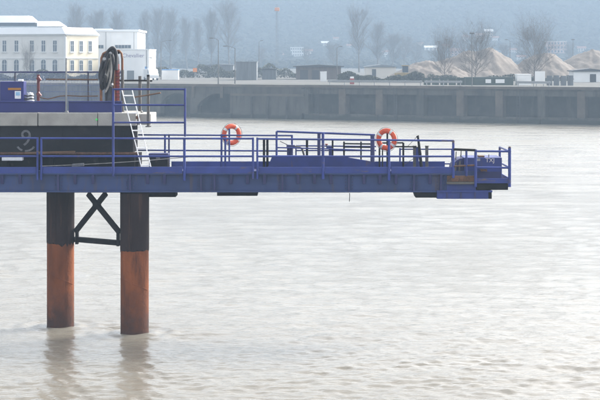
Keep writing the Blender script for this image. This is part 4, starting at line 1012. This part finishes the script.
p1 = pile(134, 335, 28.2, 250.5, 'front rusty steel pile with dark upper sleeve, below the ladder', 1)
p2 = pile(59.6, 328, 27, 243, 'rear rusty steel pile with dark upper sleeve, below the painted number', 2)
def braces():
    xl, xr = p2[0] + p2[2], p1[0] - p1[2]
    def yy(x): f = (x - xl) / (xr - xl); return p2[1] + (p1[1] - p2[1]) * f
    def pt(px, py):
        x = X(px, 50.9); return Vector((x, yy(x), WZ(py, yy(x))))
    t = thing('cross_brace', 'black crossed steel braces with a tie bar between the two piles', 'brace', pt(97, 240))
    MB().bar(pt(72, 231.5), pt(106, 193.5), .13, .15).build('diagonal', M['black'], t, bevel=.01)
    o = Vector((0, -.14, 0))
    MB().bar(pt(87, 193.5) + o, pt(121.5, 232) + o, .13, .15).build('diagonal', M['black'], t, bevel=.01)
    MB().bar(pt(71.5, 239.2), pt(122, 243), .16, .17).build('tie_bar', M['black'], t, bevel=.01)
    MB().bar(pt(73.6, 227), pt(73.6, 244), .2, .1, up=Vector((1, 0, 0))).build('gusset', M['black'], t, bevel=.01)
    MB().bar(pt(119.5, 229), pt(119.5, 246), .2, .1, up=Vector((1, 0, 0))).build('gusset', M['black'], t, bevel=.01)
    MB().bar(pt(93.4, 203.6), pt(98.6, 203.6) , .2, .16).build('centre_gusset', M['black'], t, bevel=.01)
braces()

# ------------------------------------------------------------------ concrete platform standing on the jetty
YC = 51.3; YCB = 54.2
plat = thing('raised_platform', 'dark steel tank with painted number carrying pale concrete beams', 'platform', at(75, 167, YC))
zc0, zc1 = Z(126, YC), Z(112.8, YC)
MB().box(X(-60, YC), X(132.5, YC), YC + .15, 52.9, Z(153, YC), zc0 - .004).build('tank_wall', M['darkwall'], plat)
for px in (-20, 60, 128): MB().box(X(px, YC) - .05, X(px, YC) + .05, YC + .10, YC + .148, Z(153, YC), zc0 - .006).build('wall_rib', M['darkwall'], plat)
MB().box(X(-60, YC), X(137, YC), YC + .05, YC + .2, Z(154.6, YC), Z(152.4, YC) - .0).build('rust_ledge', M['rust'], plat, bevel=.008)
MB().box(X(-60, YC), X(137, YC), YC + .45, 52.9, Z(171.3, YC), Z(154.8, YC)).build('base', M['black'], plat)
for px in (-40, 5, 50, 95, 132): MB().box(X(px, YC) - .07, X(px, YC) + .07, YC + .15, YC + .44, Z(171.3, YC), Z(154.8, YC)).build('support', M['black'], plat)
for a, b, dy in ((-60, 37.2, 0), (38, 97.3, .02), (97.8, 136, .01), (136.4, 150, .3)):
    MB().box(X(a, YC), X(b, YC), YC + dy, 53.6, zc0 + dy * .1, zc1 - dy * .15).build('concrete_beam', M['concrete'], plat, bevel=.025)
nine = text_obj('9', .76, at(25.2, 139, YC), (R(90), 0, 0), M['chalk'], plat, 'painted_number', .002)
nine.location.y = (YC + .148) - plat.location.y
arc = MB()
for (a0, a1, rr) in ((208, 248, .27), (264, 332, .27)):
    cc = at(25, 143, YC); pl = []
    for i in range(9):
        a = R(a0 + (a1 - a0) * i / 8); pl.append((cc.x + (rr + .03) * math.cos(a) * 1.15, cc.z + (rr + .03) * math.sin(a)))
    for i in range(8, -1, -1):
        a = R(a0 + (a1 - a0) * i / 8); pl.append((cc.x + (rr - .03) * math.cos(a) * 1.15, cc.z + (rr - .03) * math.sin(a)))
    arc.xz(pl, YC + .144, YC + .149)
arc.build('painted_stroke', M['chalk'], plat)
MB().tube([(X(97.2, YC) - .02, YC - .02, Z(119.5, YC)), (X(97.2, YC) - .02, YC + .05, Z(119.5, YC))], .035, 10).build('green_marker', mat('green_dot', (0.06, 0.65, 0.12), .5), plat)
MB().box(X(136, YC), X(140, YC), YC - .02, YC + .03, Z(119, YC), Z(116, YC)).build('lifting_bracket', M['rust'], plat)
# white scrap, planks and cable lying by the tank
tag(MB().box(X(2, 50.9), X(22.5, 50.9), 50.85, 51.15, Z(160.6, 50.9), Z(156.8, 50.9)).build('white_board', M['paper'], bevel=.01), 'white board end lying against the dark tank at the edge of view', 'board')
tag(MB().bar(at(25, 153.2, 51.0), at(75, 151.9, 51.0), .2, .06).build('plank', M['wood'], bevel=.008), 'brown weathered plank lying on the ledge below the painted number', 'plank')
tag(MB().bar(at(72, 165.5, 50.6), at(84, 164.6, 50.6), .2, .1).build('folded_sheet', M['chalk'], bevel=.02), 'pale mauve folded sheet lying on the deck behind the toe board', 'sheet')
cp = [at(40, 166.2, 50.5)] + [at(40 + 148 * f, 166.2 - 9.2 * f + 1.2 * math.sin(f * math.pi), 50.5 + .6 * f) for f in (.15, .3, .45, .6, .75, .9, 1)]
tag(MB().tube(cp, .014, 6).build('cable', M['hoselight']), 'thin pale cable stretched along the deck past the ladder foot', 'cable')
def deck_box():
    Yb = 51.9; t = thing('deck_box', 'low black box on the deck just right of the ladder foot', 'box', at(159, 168, Yb))
    MB().box(X(149, Yb), X(167.8, Yb), Yb, Yb + .5, Z(170.9, Yb), Z(155.5, Yb)).build('body', M['black'], t, bevel=.01)
    MB().box(X(148.6, Yb), X(168.2, Yb), Yb - .03, Yb + .53, Z(155.4, Yb), Z(153.6, Yb)).build('lid', M['darkblue'], t, bevel=.01)
    MB().box(X(156, Yb), X(160, Yb), Yb - .02, Yb - .002, Z(159, Yb), Z(156.5, Yb)).build('latch', M['dullgrey'], t)
deck_box()

# blue kick boards on the concrete
for i, (a, b, lb) in enumerate(((-60, 65, 'deep blue kick board on the concrete, left of the thin grey post'), (67.4, 121, 'deep blue kick board on the concrete, between grey post and ladder'))):
    t = thing('kick_board', lb, 'board', at((a + b) / 2, 112.8, YC + .25), 'kick boards on the concrete platform')
    MB().box(X(a, YC), X(b, YC), YC + .25, YC + .30, zc1 + .004, Z(102.6, YC)).build('board', M['deepblue'], t, bevel=.01)
    MB().box(X(a, YC), X(b, YC), YC + .22, YC + .33, Z(102.6, YC) + .003, Z(101.2, YC)).build('top_edge', M['deepblue'], t, bevel=.006)
# platform fence: posts and welded wire mesh
YM = 53.6
fence = thing('mesh_fence', 'blue welded wire mesh fence along the back of the concrete platform', 'fence', at(65, 110, YM))
wm = MB(); x0, x1 = X(-60, YM), X(121, YM); za, zb = zc1, Z(72.6, YM)
n = int((x1 - x0) / .05)
for i in range(n + 1):
    u = x0 + (x1 - x0) * i / n; wm.box(u - .0042, u + .0042, YM - .0042, YM + .0042, za, zb)
for k in range(6):
    zz = za + (zb - za) * (k + 1) / 6.02; wm.box(x0, x1, YM + .005, YM + .015, zz - .006, zz + .006)
wo = wm.build('wire_mesh', mat('blue_wire', (0.10, 0.15, 0.34), .5, .1, 5), fence); wo['kind'] = 'stuff'
MB().box(x0, x1, YM - .02, YM + .02, zb + .003, zb + .045).build('top_bar', M['darkblue'], fence)
for px in (-20, 15, 88, 117): MB().box(X(px, YM) - .03, X(px, YM) + .03, YM + .02, YM + .08, za - .01, zb + .04).build('post', M['dullgrey'], fence)
MB().bar(at(46, 79.2, YM - .1), at(98, 79.6, YM - .1), .04, .05).build('rail', M['wood'], fence)
cb = [at(p, q, YM - .16) for p, q in ((38, 96.8), (44, 98.4), (48, 99), (54, 97.6), (60, 96), (68, 95.6), (80, 96.2), (98, 96))]
tag(MB().tube(cb, .022, 6).build('sagging_cable', M['wood'], smooth=True), 'brown cable sagging along the wire mesh fence', 'cable')

def pipe_post(name, label, px, y0, y1, Y, r, m, top=None, extra=None):
    t = thing(name, label, 'post', at(px, y1, Y))
    MB().tube([at(px, y1, Y), at(px, y0, Y)], r, 10).build('shaft', M[m], t, smooth=True)
    MB().tube([at(px, y1, Y), at(px, y1 - 1.2, Y)], r * 1.9, 10).build('foot', M[m], t)
    return t
g = pipe_post('thin_post', 'thin pale grey post rising between the two kick boards', 66.2, 58, 112.6, YC + .2, .028, 'grey')
mp_ = pipe_post('maroon_post', 'maroon post with two clamps in front of the mesh fence', 38.4, 74.5, 112.6, YC + 1.2, .05, 'maroon')
for q in (79, 94.6): MB().tube([at(37.6, q - 1.8, YC + 1.14), at(40.4, q + 1.8, YC + 1.14)], .07, 8).build('clamp', M['maroon'], mp_)
pipe_post('grey_post', 'grey post right of the hose rack behind the ladder top', 122.6, 70, 112.6, YC + 1.0, .05, 'dullgrey')
pipe_post('grey_post', 'grey post standing clear on the bare end of the concrete', 140, 76, 112.6, YC + 1.6, .055, 'dullgrey')
e = pipe_post('grey_post', 'outermost grey post fixed to the end of the concrete beam', 148.3, 75, 127, YC - .03, .05, 'dullgrey')
MB().box(X(147, YC), X(149.6, YC), YC - .09, YC - .085 + .06, Z(76.5, YC), Z(74.6, YC)).build('cap', M['black'], e)
t = thing('post_rail', 'thin dark rail joining the grey posts at the concrete end', 'rail', at(122, 80.4, YC + 1.0))
MB().tube([at(118, 80.6, YC + 1.0), at(140, 80.4, YC + 1.55), at(152, 80.8, YC + 1.75)], .03, 8).build('bar', M['black'], t, smooth=True)
tag(MB().tube([at(134, 97.2, YC + .5), at(148, 95, YC - .1), at(160.5, 92.8, YC - .3)], .025, 8).build('brown_rod', M['wood'], smooth=True), 'brown rod sticking out past the outermost grey post', 'rod')

# blue cabinet with notices, white bag
def cabinet():
    Yk = YC + .6; t = thing('blue_cabinet', 'blue cabinet with an amber plate and a white notice on the platform', 'cabinet', at(14, 102, Yk))
    MB().box(X(0, Yk), X(23.8, Yk), Yk, Yk + .5, zc1 + .002, Z(81.4, Yk)).build('body', M['deepblue'], t, bevel=.015)
    MB().box(X(18, Yk), X(22.6, Yk), Yk - .02, Yk + .2, Z(81.4, Yk) + .002, Z(79.2, Yk)).build('top_lamp', M['paper'], t, bevel=.01)
    MB().box(X(8, Yk), X(21, Yk), Yk - .012, Yk - .002, Z(90, Yk), Z(87.8, Yk)).build('amber_plate', M['amber'], t)
    nn = MB().box(X(14.8, Yk), X(20.9, Yk), Yk - .012, Yk - .002, Z(98.6, Yk), Z(91, Yk)).build('notice', M['paper'], t)
    MB().box(X(15.8, Yk), X(20, Yk), Yk - .016, Yk - .0125, Z(95.5, Yk), Z(92, Yk)).build('notice_picture', M['lightblue'], nn)
    t = thing('white_sack', 'crumpled white sack with dark folds beside the blue cabinet', 'sack', at(29, 103, Yk))
    rnd = random.Random(5); mb = MB(); rows = 7; n = 12; cx = X(28.8, Yk)
    for j in range(rows):
        f = j / (rows - 1); rx = .15 * (1 - .35 * f * f); zz = zc1 + .002 + (Z(92.8, Yk) - zc1) * f
        for k in range(n): a = 2 * math.pi * k / n; q = 1 + rnd.gauss(0, .09); mb.v.append((cx + rx * q * math.cos(a), Yk + .25 + .13 * q * math.sin(a), zz + rnd.gauss(0, .012)))
    mb.f = [(j * n + k, j * n + (k + 1) % n, (j + 1) * n + (k + 1) % n, (j + 1) * n + k) for j in range(rows - 1) for k in range(n)] + [tuple(range(n))[::-1], tuple(range((rows - 1) * n, rows * n))]
    mb.build('body', M['paper'], t, smooth=True)
    for q in (95.6, 98.6): MB().tube([(cx - .16, Yk + .1, Z(q, Yk)), (cx - .05, Yk + .10, Z(q + .5, Yk)), (cx + .06, Yk + .11, Z(q - .2, Yk)), (cx + .15, Yk + .14, Z(q + .6, Yk))], .022, 6).build('strap', M['hosedark'], t)
cabinet()

# hose rack
def hose_rack():
    Yh = YC + .9
    t = thing('hose_rack', 'hose rack of two bent brown pipe hoops on the concrete platform', 'rack', at(110, 112.5, Yh))
    P = lambda a, b, dy=0: at(a, b, Yh + dy)
    MB().tube([P(101, 112.6), P(101, 92), P(101.2, 66), P(101.6, 58), P(103.4, 53.6), P(106.5, 52), P(110, 52.8), P(112.6, 55.6), P(113.6, 60), P(114, 76), P(114, 112.6)], .045, 10).build('hoop', M['brown'], t, smooth=True)
    MB().tube([P(112.5, 112.6, .35), P(112.5, 60, .35), P(113.4, 54, .35), P(116, 50.6, .35), P(119, 50.6, .35), P(121.6, 53.4, .35), P(122.3, 59, .35), P(122.4, 72, .35), P(122.4, 112.6, .35)], .04, 10).build('hoop', M['brown'], t, smooth=True)
    MB().tube([P(104, 55, -.05), P(112, 50.5, .15), P(119, 53, .4)], .04, 8).build('saddle', M['black'], t, smooth=True)
    hs_ = [('grey hose folded over the rack top with its long end reaching the deck', 'hose', [(106.8, 76), (106.6, 66), (108, 56), (110.8, 49.6), (113.2, 49.2), (114.4, 56), (113.4, 70), (110.6, 84), (109.4, 97), (109, 112)], .065, .05),
           ('black hose hanging in a loop on the outer side of the rack', 'hosedark', [(102.6, 80), (99.6, 79), (100.8, 68), (104.2, 58), (108.8, 50.2), (112.2, 47.4), (115, 48.8), (116.6, 56), (116.2, 70)], .06, -.1),
           ('grey hose hanging straight down the middle of the rack', 'hose', [(107.2, 112), (106.8, 98), (107.2, 84), (109.4, 70), (112, 58), (114.5, 51.6), (117.2, 57), (117.4, 68), (115.6, 82)], .07, .18),
           ('pale hose coil showing inside the brown hoop', 'hoselight', [(104.6, 74), (105.8, 64), (108.6, 58), (110.4, 61), (109.8, 68), (107.6, 75), (105.8, 82)], .045, -.08),
           ('dark hose bunched lowest beside the left leg of the hoop', 'hosedark', [(104.2, 60), (102.4, 70), (100.6, 82), (101.8, 90), (104.6, 86), (105.2, 76)], .055, -.16),
           ('grey hose end trailing behind the hose bundle', 'hose', [(112.6, 52), (110, 60), (108.6, 74), (111.4, 90), (111.8, 112)], .065, .3),
           ('dark hose draped across the front of the bundle', 'hosedark', [(111.8, 84), (113.6, 70), (113.4, 58), (111.2, 52.4), (108.6, 54), (106, 62), (103.4, 74), (103, 88)], .05, -.14),
           ('thin pale hose dangling lowest in front of the bundle', 'hoselight', [(110.6, 54), (111.8, 64), (111, 76), (108.8, 86), (105.2, 92)], .035, -.2)]
    for lb, m, pts, r_, dy in hs_:
        # smooth the polyline
        pp = [Vector((a, b, 0)) for a, b in pts]
        for _ in range(2):
            q = [pp[0]]
            for a, b in zip(pp[:-1], pp[1:]): q += [a.lerp(b, .25), a.lerp(b, .75)]
            pp = q + [pp[-1]]
        o = thing('hose', lb, 'hose', P(pts[0][0], pts[0][1], dy), 'hoses hung over the rack')
        ln = [P(v.x, v.y, dy + .06 * math.sin(i * .5)) for i, v in enumerate(pp)]
        MB().tube(ln, r_, 10).build('tube', M[m], o, smooth=True)
        MB().tube([ln[0] + (ln[0] - ln[1]).normalized() * .08, ln[0]], r_ * 1.15, 10).build('coupling', M['grey'], o, smooth=True)
    # ribbed red hose standing upright
    o = thing('ribbed_hose', 'upright ribbed red hose between the two brown hoops', 'hose', P(116.6, 112, .1))
    pl = [P(117, y, .1) for y in (112.5, 100, 85, 70, 64)]
    MB().tube(pl, .085, 12).build('tube', M['red'], o, smooth=True)
    for k in range(13):
        y = 110.5 - k * 3.4; MB().tube([P(117, y + .55, .1), P(117, y - .55, .1)], .105, 12).build('rib', M['maroon'], o, smooth=True)
    MB().tube([P(113.8, 100.6, .08), P(119.2, 100.8, .0)], .03, 8).build('clip', M['brown'], t, smooth=True)
    MB().tube([P(113.8, 77.4, .08), P(119.2, 77.6, .0)], .03, 8).build('clip', M['brown'], t, smooth=True)
hose_rack()

# aluminium ladder leaning on the concrete
def ladder():
    t = thing('ladder', 'pale aluminium ladder leaning from the deck against the concrete beam', 'ladder', at(146, 168, 50.45))
    def pt(f, side):                                  # f 0 at the foot .. 1 at the top
        Y = 50.45 + (51.28 - 50.45) * f
        px = (142.8 if side < 0 else 152.2) + ((121.6 if side < 0 else 131.8) - (142.8 if side < 0 else 152.2)) * f
        return at(px, 172.6 - (172.6 - 88.6) * f, Y)
    for s in (-1, 1): MB().bar(pt(0, s), pt(1, s), .055, .03, up=Vector((1, 0, 0))).build('stile', M['alu'], t, bevel=.006)
    for k in range(9):
        f = .085 + k * .104; MB().tube([pt(f, -1), pt(f, 1)], .021, 8).build('rung', M['alu'], t, smooth=True)
    for s in (-1, 1): MB().bar(pt(0, s), pt(.02, s), .075, .05, up=Vector((1, 0, 0))).build('foot', M['tyre'], t)
ladder()

# thin rope hanging from the girder
tag(MB().tube([at(349.5, 193, 50.6), at(349.7, 196, 50.6), at(349.4, 201.5, 50.6)], .012, 5).build('hanging_rope', M['hosedark']), 'short dark rope end hanging below the girder', 'rope')

# ------------------------------------------------------------------ river haze
hz = MB().box(-660, 660, -80, 1415, -1.3, 92)
vm = bpy.data.materials.new('river_haze'); vm.use_nodes = True; vn = vm.node_tree; vn.nodes.clear()
vo = vn.nodes.new('ShaderNodeOutputMaterial'); pv = vn.nodes.new('ShaderNodeVolumePrincipled')
pv.inputs['Color'].default_value = (0.29, 0.378, 0.475, 1); pv.inputs['Density'].default_value = 0.00122; pv.inputs['Anisotropy'].default_value = 0.0
vn.links.new(pv.outputs[0], vo.inputs['Volume'])
ho = hz.build('haze', vm); ho['kind'] = 'stuff'; ho['label'] = 'pale blue river haze fading the far bank'
